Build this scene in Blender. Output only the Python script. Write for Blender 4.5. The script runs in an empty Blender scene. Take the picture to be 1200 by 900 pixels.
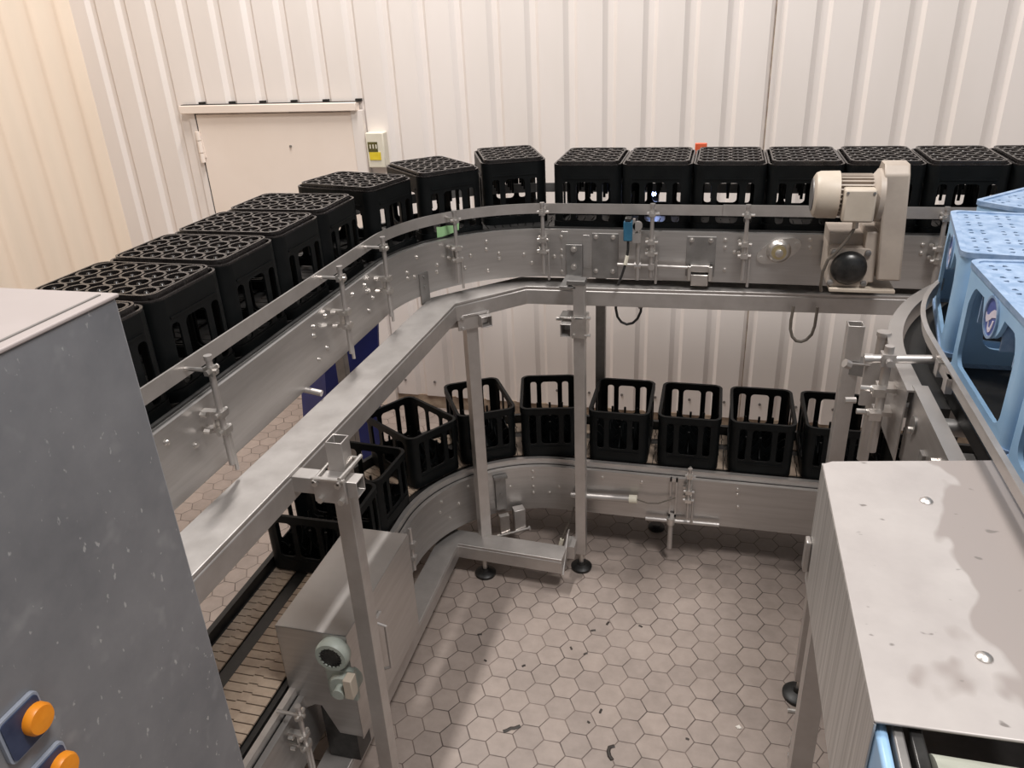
import bpy, bmesh, math, random
from math import sin, cos, pi, radians, sqrt, atan2, hypot
from mathutils import Vector, Matrix
from mathutils.geometry import tessellate_polygon
random.seed(7)
SC = bpy.context.scene
COL = SC.collection

# ------------------------------------------------------------------ materials
def new_mat(name):
    m = bpy.data.materials.new(name); m.use_nodes = True
    nt = m.node_tree; b = nt.nodes['Principled BSDF']
    return m, nt, b
def N(nt, t, **kw):
    n = nt.nodes.new(t)
    for k, v in kw.items(): setattr(n, k, v)
    return n
def ramp(nt, fac, stops):
    r = N(nt, 'ShaderNodeValToRGB')
    e = r.color_ramp.elements
    while len(e) < len(stops): e.new(0.5)
    for i, (p, c) in enumerate(stops):
        e[i].position = p; e[i].color = (c[0], c[1], c[2], 1)
    nt.links.new(fac, r.inputs[0]); return r
def noise(nt, vec, scale, detail=3, rough=.5):
    n = N(nt, 'ShaderNodeTexNoise'); n.inputs['Scale'].default_value = scale
    n.inputs['Detail'].default_value = detail; n.inputs['Roughness'].default_value = rough
    nt.links.new(vec, n.inputs['Vector']); return n
def mapping(nt, src, scale):
    mp = N(nt, 'ShaderNodeMapping'); mp.inputs['Scale'].default_value = scale
    nt.links.new(src, mp.inputs['Vector']); return mp
def srgb(r, g, b):
    f = lambda c: (c/255/12.92) if c/255 <= .04045 else ((c/255+.055)/1.055)**2.4
    return (f(r), f(g), f(b))
def pos_node(nt):
    return N(nt, 'ShaderNodeNewGeometry').outputs['Position']
def mottled(name, c1, c2, scale=(6, 6, 6), metallic=0, rough=(.4, .55), bump=0, nscale=1.0, detail=4, p=(.35, .65), spec=.5):
    m, nt, b = new_mat(name)
    mp = mapping(nt, pos_node(nt), scale)
    n = noise(nt, mp.outputs[0], nscale, detail, .6)
    r = ramp(nt, n.outputs['Fac'], [(p[0], c1), (p[1], c2)])
    nt.links.new(r.outputs[0], b.inputs['Base Color'])
    b.inputs['Metallic'].default_value = metallic
    b.inputs['Specular IOR Level'].default_value = spec
    rr = N(nt, 'ShaderNodeMapRange'); rr.inputs[3].default_value = rough[0]; rr.inputs[4].default_value = rough[1]
    nt.links.new(n.outputs['Fac'], rr.inputs[0]); nt.links.new(rr.outputs[0], b.inputs['Roughness'])
    if bump:
        bp = N(nt, 'ShaderNodeBump'); bp.inputs['Strength'].default_value = bump; bp.inputs['Distance'].default_value = .01
        nt.links.new(n.outputs['Fac'], bp.inputs['Height']); nt.links.new(bp.outputs[0], b.inputs['Normal'])
    return m

M = {}
M['steel'] = mottled('brushed_stainless', (.46, .44, .425), (.52, .50, .485), (2, 2, 26), .85, (.34, .44), 0, 2)
M['steel_tube'] = mottled('stainless_tube', (.46, .432, .412), (.52, .492, .472), (7, 7, 7), .75, (.36, .46), 0, 2)
M['steel_bright'] = mottled('polished_fastener', (.56, .53, .50), (.66, .63, .60), (20, 20, 20), .9, (.28, .4))
M['steel_dark'] = mottled('dull_steel', (.23, .22, .212), (.30, .288, .278), (12, 12, 12), .75, (.4, .55))
M['galv'] = mottled('streaked_stainless', (.44, .425, .41), (.74, .72, .70), (90, 90, 1.0), .7, (.35, .55), .05, 1.2, 3, (.3, .7))
M['black_plastic'] = mottled('black_crate_plastic', (.0022, .0030, .0034), (.0045, .0056, .0060), (14, 14, 14), 0, (.42, .56), .02, 1, spec=.2)
M['black_lattice'] = mottled('black_crate_lattice_plastic', (.013, .0112, .0108), (.026, .0225, .0215), (25, 25, 25), 0, (.2, .32), .02, 1)
M['black_rubber'] = mottled('black_rubber', (.006, .006, .006), (.014, .013, .012), (30, 30, 30), 0, (.35, .6))
M['dark_guide'] = mottled('dark_guide_plastic', (.008, .008, .008), (.018, .017, .016), (20, 20, 20), 0, (.4, .55))
M['chain'] = mottled('tan_chain_plastic', srgb(150, 132, 116), srgb(176, 158, 140), (12, 12, 12), 0, (.45, .6))
M['blue_crate'] = mottled('pale_blue_crate_plastic', srgb(146, 184, 220), srgb(158, 194, 226), (8, 8, 8), 0, (.32, .45))
M['blue_lattice'] = mottled('mottled_pale_blue_plastic', srgb(116, 144, 178), srgb(152, 174, 202), (30, 30, 30), 0, (.35, .5))  # mottled, duller blue than the crate body
M['logo_blue'] = mottled('logo_blue', srgb(70, 84, 150), srgb(84, 98, 162), (40, 40, 40), 0, (.4, .5))
M['logo_white'] = mottled('logo_white', srgb(205, 198, 214), srgb(222, 214, 226), (40, 40, 40), 0, (.4, .5))
M['wall'] = mottled('white_painted_sheet', srgb(228, 220, 214), srgb(234, 226, 221), (2, 2, .6), 0, (.42, .55), .01, 1)
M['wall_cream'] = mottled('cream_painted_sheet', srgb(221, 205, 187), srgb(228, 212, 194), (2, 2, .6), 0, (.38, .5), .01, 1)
M['door'] = mottled('door_paint', srgb(233, 219, 207), srgb(239, 226, 215), (1.5, 1.5, 1.5), 0, (.45, .55))
M['kerb'] = mottled('dirty_kerb', srgb(120, 100, 84), srgb(176, 158, 138), (9, 9, 14), 0, (.7, .8))
M['beige'] = mottled('beige_machine_paint', srgb(166, 154, 143), srgb(178, 166, 154), (9, 9, 9), 0, (.4, .55))
M['beige_light'] = mottled('pale_beige_paint', srgb(182, 170, 155), srgb(192, 180, 165), (9, 9, 9), 0, (.4, .55))
M['grey_green'] = mottled('grey_green_motor_paint', srgb(150, 158, 150), srgb(168, 174, 166), (9, 9, 9), 0, (.4, .55))
M['dark_metal'] = mottled('dark_cast_metal', (.03, .03, .03), (.07, .068, .065), (15, 15, 15), .6, (.25, .4))
M['navy'] = mottled('navy_blue_sheet', srgb(24, 34, 100), srgb(32, 44, 118), (5, 5, 5), 0, (.4, .55))
M['sensor_blue'] = mottled('sensor_teal', srgb(40, 92, 120), srgb(52, 108, 136), (20, 20, 20), 0, (.35, .5))
M['cable_black'] = mottled('black_cable', (.012, .012, .012), (.022, .02, .02), (40, 40, 40), 0, (.4, .55))
M['cable_grey'] = mottled('grey_cable', srgb(84, 78, 70), srgb(104, 96, 88), (40, 40, 40), 0, (.5, .6))
M['brass'] = mottled('brass_nut', (.55, .46, .26), (.65, .56, .34), (30, 30, 30), .9, (.25, .4))
M['white_plastic'] = mottled('off_white_plastic', srgb(214, 208, 190), srgb(224, 218, 202), (9, 9, 9), 0, (.4, .5))
M['yellow'] = mottled('yellow_sticker', srgb(216, 190, 40), srgb(228, 204, 56), (30, 30, 30), 0, (.45, .5))
M['dark_window'] = mottled('dark_meter_window', srgb(70, 66, 30), srgb(96, 90, 48), (60, 60, 60), 0, (.2, .3))
M['green_label'] = mottled('pale_green_label', srgb(142, 186, 132), srgb(156, 198, 146), (30, 30, 30), 0, (.5, .6))
M['orange'] = mottled('orange_button', srgb(228, 134, 22), srgb(240, 150, 34), (30, 30, 30), 0, (.35, .45))
M['orange_red'] = mottled('orange_red_plastic', srgb(220, 96, 60), srgb(230, 110, 74), (30, 30, 30), 0, (.35, .45))
M['bezel'] = mottled('dark_blue_bezel', srgb(40, 50, 76), srgb(56, 66, 92), (30, 30, 30), 0, (.3, .45))
M['bezel_rim'] = mottled('pale_bezel_rim', srgb(130, 136, 150), srgb(150, 156, 168), (30, 30, 30), 0, (.3, .45))
M['debris'] = mottled('dark_scrap', (.018, .013, .011), (.035, .026, .02), (80, 80, 80), 0, (.5, .7))
M['paper'] = mottled('white_scrap', srgb(214, 208, 200), srgb(228, 222, 214), (80, 80, 80), 0, (.6, .7))
M['roller'] = mottled('pale_roller_sleeve', srgb(150, 152, 140), srgb(186, 188, 176), (4, 14, 14), .1, (.4, .6))

def make_cabinet_mat():
    m, nt, b = new_mat('speckled_grey_paint')
    p = pos_node(nt)
    n1 = noise(nt, mapping(nt, p, (6, 6, 6)).outputs[0], 1, 5, .65)
    base = ramp(nt, n1.outputs['Fac'], [(.3, srgb(124, 125, 129)), (.7, srgb(146, 146, 149))])
    # pale nicks and scuffs in the paint
    n2 = noise(nt, mapping(nt, p, (95, 95, 60)).outputs[0], 1, 2, .5)
    r2 = ramp(nt, n2.outputs['Fac'], [(.69, (0, 0, 0)), (.74, (.9, .9, .9))])
    n3 = noise(nt, mapping(nt, p, (22, 22, 22)).outputs[0], 1, 2, .5)
    r3 = ramp(nt, n3.outputs['Fac'], [(.62, (0, 0, 0)), (.9, (.5, .5, .5))])
    ad = N(nt, 'ShaderNodeMixRGB', blend_type='ADD'); ad.inputs[0].default_value = 1
    nt.links.new(r2.outputs[0], ad.inputs[1]); nt.links.new(r3.outputs[0], ad.inputs[2])
    mx = N(nt, 'ShaderNodeMixRGB'); nt.links.new(ad.outputs[0], mx.inputs[0])
    nt.links.new(base.outputs[0], mx.inputs[1]); mx.inputs[2].default_value = (*srgb(186, 186, 186), 1)
    nt.links.new(mx.outputs[0], b.inputs['Base Color'])
    b.inputs['Metallic'].default_value = .35; b.inputs['Roughness'].default_value = .42
    return m
M['cabinet'] = make_cabinet_mat()
M['cabinet_top'] = mottled('pale_cabinet_top', srgb(164, 154, 151), srgb(174, 164, 161), (3, 3, 3), 0, (.45, .6))

def make_boxtop_mat():
    m, nt, b = new_mat('stained_stainless_top')
    p = pos_node(nt)
    n1 = noise(nt, mapping(nt, p, (9, 9, 9)).outputs[0], 1, 5, .6)
    base = ramp(nt, n1.outputs['Fac'], [(.3, (.43, .395, .38)), (.7, (.50, .465, .445))])
    # dull film left by a dried puddle
    n2 = noise(nt, mapping(nt, p, (5.5, 3.4, 1)).outputs[0], 1, 3, .5)
    sx = N(nt, 'ShaderNodeSeparateXYZ'); nt.links.new(p, sx.inputs[0])
    gr = N(nt, 'ShaderNodeMapRange'); gr.inputs[1].default_value = .28; gr.inputs[2].default_value = .52
    gr.inputs[3].default_value = -.26; gr.inputs[4].default_value = .22
    nt.links.new(sx.outputs[0], gr.inputs[0])
    ad = N(nt, 'ShaderNodeMath', operation='ADD'); nt.links.new(n2.outputs['Fac'], ad.inputs[0]); nt.links.new(gr.outputs[0], ad.inputs[1])
    r2 = ramp(nt, ad.outputs[0], [(.50, (0, 0, 0)), (.53, (1, 1, 1))])
    mx = N(nt, 'ShaderNodeMixRGB'); nt.links.new(r2.outputs[0], mx.inputs[0])
    nt.links.new(base.outputs[0], mx.inputs[1]); mx.inputs[2].default_value = (.345, .305, .287, 1)
    n3 = noise(nt, mapping(nt, p, (28, 44, 10)).outputs[0], 1, 2, .5)
    r3 = ramp(nt, n3.outputs['Fac'], [(.25, (1, 1, 1)), (.30, (0, 0, 0))])
    m3 = N(nt, 'ShaderNodeMixRGB'); nt.links.new(r3.outputs[0], m3.inputs[0])
    nt.links.new(mx.outputs[0], m3.inputs[1]); m3.inputs[2].default_value = (.22, .198, .185, 1)
    nt.links.new(m3.outputs[0], b.inputs['Base Color'])
    b.inputs['Metallic'].default_value = .3; b.inputs['Roughness'].default_value = .5
    return m
M['box_top'] = make_boxtop_mat()

TILE = .1108
def make_floor_mat():
    m, nt, b = new_mat('hexagon_floor_tiles')
    L = nt.links.new
    p = pos_node(nt)
    def vm(op, a, c):
        v = N(nt, 'ShaderNodeVectorMath', operation=op)
        for i, s in enumerate((a, c)):
            if s is None: continue
            if isinstance(s, tuple): v.inputs[i].default_value = s
            else: L(s, v.inputs[i])
        return v
    def mt(op, a, c=None):
        v = N(nt, 'ShaderNodeMath', operation=op)
        for i, s in enumerate((a, c)):
            if s is None: continue
            if isinstance(s, (int, float)): v.inputs[i].default_value = s
            else: L(s, v.inputs[i])
        return v.outputs[0]
    r3 = sqrt(3)
    q = vm('SUBTRACT', p, (-.3905, 2.726 - TILE*.5, 0)).outputs[0]
    q = vm('MULTIPLY', q, (1/TILE, 1/TILE, 0)).outputs[0]
    q = vm('ADD', q, (r3*100 + r3/2, 100.5, 0)).outputs[0]
    R = (r3, 1, 1); H = (r3/2, .5, 0)
    a = vm('SUBTRACT', vm('MODULO', q, R).outputs[0], H).outputs[0]
    q2 = vm('SUBTRACT', q, H).outputs[0]
    bb = vm('SUBTRACT', vm('MODULO', q2, R).outputs[0], H).outputs[0]
    la = vm('LENGTH', a, None).outputs['Value']; lb = vm('LENGTH', bb, None).outputs['Value']
    sel = mt('LESS_THAN', la, lb)
    mx = N(nt, 'ShaderNodeMix', data_type='VECTOR')
    L(sel, mx.inputs[0]); L(bb, mx.inputs[4]); L(a, mx.inputs[5])
    gv = mx.outputs[1]
    s = N(nt, 'ShaderNodeSeparateXYZ'); L(vm('ABSOLUTE', gv, None).outputs[0], s.inputs[0])
    d = mt('MAXIMUM', s.outputs[1], mt('ADD', mt('MULTIPLY', s.outputs[0], r3/2), mt('MULTIPLY', s.outputs[1], .5)))
    cell = vm('SUBTRACT', q, gv).outputs[0]
    wn = N(nt, 'ShaderNodeTexWhiteNoise', noise_dimensions='3D')
    L(vm('SNAP', vm('ADD', cell, (.05, .05, 0)).outputs[0], (.25, .25, 1)).outputs[0], wn.inputs['Vector'])
    tile = ramp(nt, wn.outputs['Value'], [(0, srgb(153, 141, 134)), (1, srgb(165, 152, 144))])
    n1 = noise(nt, mapping(nt, p, (14, 14, 14)).outputs[0], 1, 5, .65)
    n1r = ramp(nt, n1.outputs['Fac'], [(.25, (.80, .79, .78)), (.7, (1.04, 1.03, 1.02))])
    mu = N(nt, 'ShaderNodeMixRGB', blend_type='MULTIPLY'); mu.inputs[0].default_value = 1
    L(tile.outputs[0], mu.inputs[1]); L(n1r.outputs[0], mu.inputs[2])
    n4 = noise(nt, mapping(nt, p, (1.3, 1.3, 1)).outputs[0], 1, 3, .5)
    n4r = ramp(nt, n4.outputs['Fac'], [(.3, (.88, .87, .86)), (.65, (1, 1, 1))])
    mu2 = N(nt, 'ShaderNodeMixRGB', blend_type='MULTIPLY'); mu2.inputs[0].default_value = 1
    L(mu.outputs[0], mu2.inputs[1]); L(n4r.outputs[0], mu2.inputs[2])
    # grout, uneven in width and dirt
    n2 = noise(nt, mapping(nt, p, (30, 30, 30)).outputs[0], 1, 3, .6)
    dd = mt('ADD', d, mt('MULTIPLY', mt('SUBTRACT', n2.outputs['Fac'], .5), .02))
    gr = ramp(nt, dd, [(.476, (0, 0, 0)), (.486, (1, 1, 1))])
    n5 = noise(nt, mapping(nt, p, (5, 5, 5)).outputs[0], 1, 2, .6)
    gcol = ramp(nt, n5.outputs['Fac'], [(.35, srgb(70, 59, 55)), (.62, srgb(118, 104, 97))])
    fin = N(nt, 'ShaderNodeMixRGB'); L(gr.outputs[0], fin.inputs[0]); L(mu2.outputs[0], fin.inputs[1]); L(gcol.outputs[0], fin.inputs[2])
    L(fin.outputs[0], b.inputs['Base Color'])
    rg = N(nt, 'ShaderNodeMapRange'); rg.inputs[3].default_value = .38; rg.inputs[4].default_value = .6
    L(n1.outputs['Fac'], rg.inputs[0]); L(rg.outputs[0], b.inputs['Roughness'])
    bp = N(nt, 'ShaderNodeBump'); bp.inputs['Strength'].default_value = .5; bp.inputs['Distance'].default_value = .003; bp.invert = True
    L(gr.outputs[0], bp.inputs['Height']); L(bp.outputs[0], b.inputs['Normal'])
    return m
M['floor'] = make_floor_mat()
def emit_mat(name, col, st):
    m, nt, b = new_mat(name); b.inputs['Base Color'].default_value = (*col, 1)
    b.inputs['Emission Color'].default_value = (*col, 1); b.inputs['Emission Strength'].default_value = st
    return m
M['led'] = emit_mat('led_light', (.40, .52, 1.0), 70)

# ------------------------------------------------------------------ mesh builder
class MB:
    def __init__(s, T=None): s.v = []; s.f = []; s.T = T
    def add(s, vs, fs):
        o = len(s.v)
        for v in vs:
            v = Vector(v); s.v.append(s.T @ v if s.T else v)
        for f in fs: s.f.append([i+o for i in f])
        return s
    def box(s, c, d, R=None):
        x, y, z = d[0]/2, d[1]/2, d[2]/2
        vs = [Vector(q) for q in ((-x,-y,-z),(x,-y,-z),(x,y,-z),(-x,y,-z),(-x,-y,z),(x,-y,z),(x,y,z),(-x,y,z))]
        if R is not None: vs = [R @ v for v in vs]
        c = Vector(c)
        return s.add([v+c for v in vs], [(0,3,2,1),(4,5,6,7),(0,1,5,4),(1,2,6,5),(2,3,7,6),(3,0,4,7)])
    def bb(s, x0, x1, y0, y1, z0, z1):
        return s.box(((x0+x1)/2, (y0+y1)/2, (z0+z1)/2), (abs(x1-x0), abs(y1-y0), abs(z1-z0)))
    def cyl(s, p0, p1, r, n=14, r1=None, caps=True):
        p0 = Vector(p0); p1 = Vector(p1); a = (p1-p0).normalized(); r1 = r if r1 is None else r1
        u = a.orthogonal().normalized(); w = a.cross(u)
        vs = []
        for p, q in ((p0, r), (p1, r1)):
            for i in range(n):
                t = 2*pi*i/n; vs.append(p + u*(q*cos(t)) + w*(q*sin(t)))
        fs = [(i, (i+1) % n, n+(i+1) % n, n+i) for i in range(n)]
        if caps: fs += [tuple(range(n))[::-1], tuple(range(n, 2*n))]
        return s.add(vs, fs)
    def lathe(s, p0, axis, prof, n=24):          # prof: (distance along axis, radius)
        p0 = Vector(p0); a = Vector(axis).normalized(); u = a.orthogonal().normalized(); w = a.cross(u)
        vs = []; m = len(prof)
        for d, r in prof:
            for i in range(n):
                t = 2*pi*i/n; vs.append(p0 + a*d + u*(r*cos(t)) + w*(r*sin(t)))
        fs = [(k*n+i, k*n+(i+1) % n, (k+1)*n+(i+1) % n, (k+1)*n+i) for k in range(m-1) for i in range(n)]
        if prof[0][1] > 1e-5: fs.append(tuple(range(n))[::-1])
        if prof[-1][1] > 1e-5: fs.append(tuple((m-1)*n+i for i in range(n)))
        return s.add(vs, fs)
    def tube(s, pts, r, n=8):                    # round tube through points
        pts = [Vector(p) for p in pts]; m = len(pts); vs = []
        for k, p in enumerate(pts):
            t = (pts[min(k+1, m-1)] - pts[max(k-1, 0)]).normalized()
            if k == 0: u = t.orthogonal().normalized()
            else: u = (u - t*u.dot(t)).normalized()
            w = t.cross(u)
            for i in range(n):
                a = 2*pi*i/n; vs.append(p + u*(r*cos(a)) + w*(r*sin(a)))
        fs = [(k*n+i, k*n+(i+1) % n, (k+1)*n+(i+1) % n, (k+1)*n+i) for k in range(m-1) for i in range(n)]
        fs += [tuple(range(n))[::-1], tuple((m-1)*n+i for i in range(n))]
        return s.add(vs, fs)
    def sqtube(s, p0, p1, w, h, t=.004, up=(0, 0, 1), open0=False, open1=False):   # hollow square tube
        p0 = Vector(p0); p1 = Vector(p1); a = (p1-p0).normalized(); up = Vector(up)
        if abs(a.dot(up)) > .99: up = Vector((0, 1, 0))
        x = a.cross(up).normalized(); y = x.cross(a)
        def ring(p, ww, hh): return [p+x*(sx*ww/2)+y*(sy*hh/2) for sx, sy in ((-1,-1),(1,-1),(1,1),(-1,1))]
        vs = ring(p0, w, h)+ring(p1, w, h); fs = [(i, (i+1) % 4, 4+(i+1) % 4, 4+i) for i in range(4)]
        def end(b, p, dirn, opn):
            if not opn: fs.append((b, b+1, b+2, b+3)); return
            o = len(vs); vs.extend(ring(p, w-2*t, h-2*t)); o2 = len(vs); vs.extend(ring(p+a*dirn*min(w, h)*1.6, w-2*t, h-2*t))
            for i in range(4):
                j = (i+1) % 4
                fs.append((b+i, b+j, o+j, o+i)); fs.append((o+i, o+j, o2+j, o2+i))
            fs.append((o2, o2+1, o2+2, o2+3))
        end(0, p0, 1, open0); end(4, p1, -1, open1)
        return s.add(vs, fs)
    def sweep(s, frames, prof, closed=True, caps=True):   # frames: list of functions (d,z)->Vector ; prof list of (d,z)
        n = len(prof); vs = []
        for fr in frames: vs += [fr(d, z) for d, z in prof]
        m = len(frames); fs = []
        for k in range(m-1):
            for i in range(n if closed else n-1):
                j = (i+1) % n; fs.append((k*n+i, k*n+j, (k+1)*n+j, (k+1)*n+i))
        if caps and closed: fs += [tuple(range(n))[::-1], tuple((m-1)*n+i for i in range(n))]
        return s.add(vs, fs)
    def plate(s, outer, holes, fn, t):           # flat sheet with holes; fn(u,v,depth)->xyz
        loops = [[Vector((u, v, 0)) for u, v in outer]] + [[Vector((u, v, 0)) for u, v in h] for h in holes]
        tris = tessellate_polygon(loops)
        flat = [p for l in loops for p in l]; n = len(flat)
        vs = [fn(p.x, p.y, 0) for p in flat]+[fn(p.x, p.y, t) for p in flat]
        fs = [tuple(q) for q in tris]+[tuple(i+n for i in q[::-1]) for q in tris]
        o = 0
        for l in loops:
            k = len(l)
            for i in range(k):
                a, c = o+i, o+(i+1) % k; fs.append((a, c, c+n, a+n))
            o += k
        return s.add(vs, fs)
    def hexbolt(s, p, n, r=.008, h=.006):
        return s.cyl(p, Vector(p)+Vector(n).normalized()*h, r, 6)
    def mesh(s, name, mat, smooth=35):
        me = bpy.data.meshes.new(name)
        me.from_pydata([tuple(v) for v in s.v], [], s.f)
        bm = bmesh.new(); bm.from_mesh(me); bmesh.ops.recalc_face_normals(bm, faces=bm.faces[:]); bm.to_mesh(me); bm.free()
        me.materials.append(mat)
        if smooth:
            me.shade_smooth(); me.set_sharp_from_angle(angle=radians(smooth))
        return me
    def build(s, name, mat, parent=None, bevel=0, smooth=35):
        o = bpy.data.objects.new(name, s.mesh(name, mat, smooth)); COL.objects.link(o)
        if parent: o.parent = parent
        if bevel:
            b = o.modifiers.new('bevel', 'BEVEL'); b.width = bevel; b.segments = 2; b.limit_method = 'ANGLE'; b.angle_limit = radians(40)
        return o
def rrect(cu, cv, w, h, r, n=4, rb=None):
    rb = r if rb is None else rb
    out = []
    for sx, sy, a0, q in ((1, 1, 0, r), (-1, 1, 90, r), (-1, -1, 180, rb), (1, -1, 270, rb)):
        for k in range(n+1):
            a = radians(a0+90*k/n); out.append((cu+sx*(w/2-q)+q*cos(a), cv+sy*(h/2-q)+q*sin(a)))
    return out
def tag(o, label, cat, group=None, kind=None):
    o['label'] = label; o['category'] = cat
    if group: o['group'] = group
    if kind: o['kind'] = kind
    return o
def thing(name, label, cat, loc=(0, 0, 0), rot=(0, 0, 0), group=None):
    o = bpy.data.objects.new(name, None); COL.objects.link(o); o.empty_display_size = .1
    o.location = loc; o.rotation_euler = rot
    return tag(o, label, cat, group)
def copy_tree(o, parent=None):
    c = o.copy(); COL.objects.link(c); c.parent = parent
    for ch in list(o.children): copy_tree(ch, c)
    return c
def structure(o): o['kind'] = 'structure'; return o
def rebase(root, loc):
    """put the thing's Empty at its base while the parts stay where they stand"""
    root.location = loc
    for ch in root.children: ch.location = ch.location - Vector(loc)

# ------------------------------------------------------------------ setting
WY, WX = 4.78, -4.16
floor = MB().bb(-4.3, 5, -2.5, 5.0, -.06, 0).build('floor', M['floor'], smooth=0); structure(floor)
def corrugated(a0, a1, period, phase, depth, z0, z1, fn, name, mat, soft=False):
    prof = []
    k = math.floor((a0-phase)/period)-1
    while phase+k*period < a1+period:
        b = phase+k*period
        if soft:
            for i in range(10):
                t = i/10; prof.append((b+t*period, depth*(.5-.5*cos(2*pi*t))**1.6))
        else:
            prof += [(b-.016, 0), (b+.012, depth), (b+.045, depth), (b+.066, 0)]
        k += 1
    def at(a):
        for (p, u), (q, v) in zip(prof, prof[1:]):
            if p <= a <= q: return u+(v-u)*(a-p)/max(q-p, 1e-9)
    prof = [(a0, at(a0))]+[q for q in prof if a0 < q[0] < a1]+[(a1, at(a1))]
    n = len(prof); vs = []
    for z in (z0, z1): vs += [fn(a, d, z) for a, d in prof]
    for z in (z0, z1): vs += [fn(a, depth+.03, z) for a, d in prof]
    fs = [(i, i+1, n+i+1, n+i) for i in range(n-1)]
    fs += [(2*n+i, 3*n+i, 3*n+i+1, 2*n+i+1) for i in range(n-1)]
    fs += [(i, 2*n+i, 2*n+i+1, i+1) for i in range(n-1)] + [(n+i, n+i+1, 3*n+i+1, 3*n+i) for i in range(n-1)]
    fs += [(0, n, 3*n, 2*n), (n-1, 3*n-1, 4*n-1, 2*n-1)]
    m = MB(); m.add(vs, fs)
    o = m.build(name, mat, smooth=30 if soft else 0); structure(o); return o
WZ = 3.7
corrugated(WX-.07, 5, .2245, .008, .021, .10, WZ, lambda a, d, z: (a, WY+d, z), 'wall_back', M['wall'])
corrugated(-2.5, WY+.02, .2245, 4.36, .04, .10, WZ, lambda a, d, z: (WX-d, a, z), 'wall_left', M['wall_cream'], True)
structure(MB().bb(WX-.07, 5, WY+.008, WY+.12, 0, .101).build('baseboard_back', M['kerb']))
structure(MB().bb(WX-.12, WX-.008, -2.5, WY+.12, 0, .101).build('baseboard_left', M['kerb']))
# sheet joint and fixing screws
structure(MB().bb(.238, .243, WY-.0015, WY+.004, .1, WZ).build('trim_1', M['kerb']))
m = MB()
for k in range(-11, 8):
    m.cyl((.008+.2245*k+.13, WY-.006, .215), (.008+.2245*k+.13, WY+.004, .215), .009, 8)
structure(m.build('trim_2', M['steel_dark']))
# door
door = structure(MB().plate(rrect(-2.823, 1.04, 1.118, 2.07, .004, 1), [], lambda u, v, t: (u, WY-.022+t, v), .03).build('door_1', M['door']))
frm = MB().bb(-2.262, -2.185, WY-.03, WY+.01, .004, 2.085)
frm.bb(-3.440, -3.397, WY-.016, WY+.01, .004, 2.085)
structure(frm.build('door_frame', M['wall'], door))
lt = MB().bb(-3.475, -2.215, WY-.055, WY+.01, 2.085, 2.135)
structure(lt.build('lintel', M['door'], door, .004))
gk = MB()  # dark strips colouring in the shade of gaps around door and lintel
for k in range(-15, -9):
    gk.bb(.008+.2245*k+.004, .008+.2245*k+.042, WY-.003, WY+.025, 2.135, 2.152)
gk.bb(-3.475, -2.21, WY-.03, WY+.005, 2.1352, 2.1395)
gk.bb(-3.397, -3.383, WY-.010, WY+.005, .006, 2.084); gk.bb(-2.264, -2.2615, WY-.024, WY+.005, .006, 2.084)
structure(gk.build('gap_shade', M['dark_guide'], door))
hg = MB()
for z0, z1 in ((1.77, 1.83), (1.835, 1.91), (1.915, 1.97)): hg.cyl((-3.388, WY-.034, z0), (-3.388, WY-.034, z1), .016, 12)
hg.bb(-3.405, -3.366, WY-.03, WY-.014, 1.80, 1.95)
structure(hg.build('door_hinge', M['door'], door))
structure(MB().cyl((-2.72, WY-.03, 1.87), (-2.72, WY-.02, 1.87), .008, 10).build('door_screw', M['steel_dark'], door))

# wall switch box
wb = thing('wall_switch_box', 'small off-white box with a yellow sticker on the wall right of the door', 'switch box')
MB().bb(-2.165, -2.045, WY-.07, WY, 1.74, 1.955).build('housing', M['white_plastic'], wb, .006)
MB().bb(-2.152, -2.088, WY-.074, WY-.068, 1.84, 1.90).build('window', M['dark_window'], wb)
MB().bb(-2.148, -2.072, WY-.0745, WY-.068, 1.79, 1.838).build('sticker', M['yellow'], wb)
m = MB()
for x in (-2.14, -2.12, -2.10): m.bb(x, x+.008, WY-.0755, WY-.073, 1.86, 1.885)
m.build('dial_mark', M['white_plastic'], wb)
rebase(wb, (-2.105, WY, 1.74))

# ------------------------------------------------------------------ conveyor path
CX, CY = -.68, 2.76
def frames(y0, x1, na=40, a0=180, a1=90, left=True, right=True, ns=2):
    out = []
    if left:
        for k in range(ns):
            y = y0+(CY-y0)*k/ns
            out.append(lambda d, z, y=y: Vector((CX-d, y, z)))
    for k in range(na+1):
        a = radians(a0+(a1-a0)*k/na)
        out.append(lambda d, z, a=a: Vector((CX+d*cos(a), CY+d*sin(a), z)))
    if right:
        for k in range(1, ns+1):
            x = CX+(x1-CX)*k/ns
            out.append(lambda d, z, x=x: Vector((x, CY+d, z)))
    return out
def local(seg, t, R):
    """matrix at a spot of the panel: x along travel, y towards the inside of the bend, z up"""
    if seg == 'L': o, tx, ny = Vector((CX-R, t, 0)), Vector((0, 1, 0)), Vector((1, 0, 0))
    elif seg == 'A':
        a = radians(t); o = Vector((CX+R*cos(a), CY+R*sin(a), 0)); tx = Vector((sin(a), -cos(a), 0)); ny = Vector((-cos(a), -sin(a), 0))
    else: o, tx, ny = Vector((t, CY+R, 0)), Vector((1, 0, 0)), Vector((0, -1, 0))
    Mx = Matrix.Identity(4)
    for i in range(3): Mx[i][0] = tx[i]; Mx[i][1] = ny[i]; Mx[i][2] = (0, 0, 1)[i]; Mx[i][3] = o[i]
    return Mx
RP = .59
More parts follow.
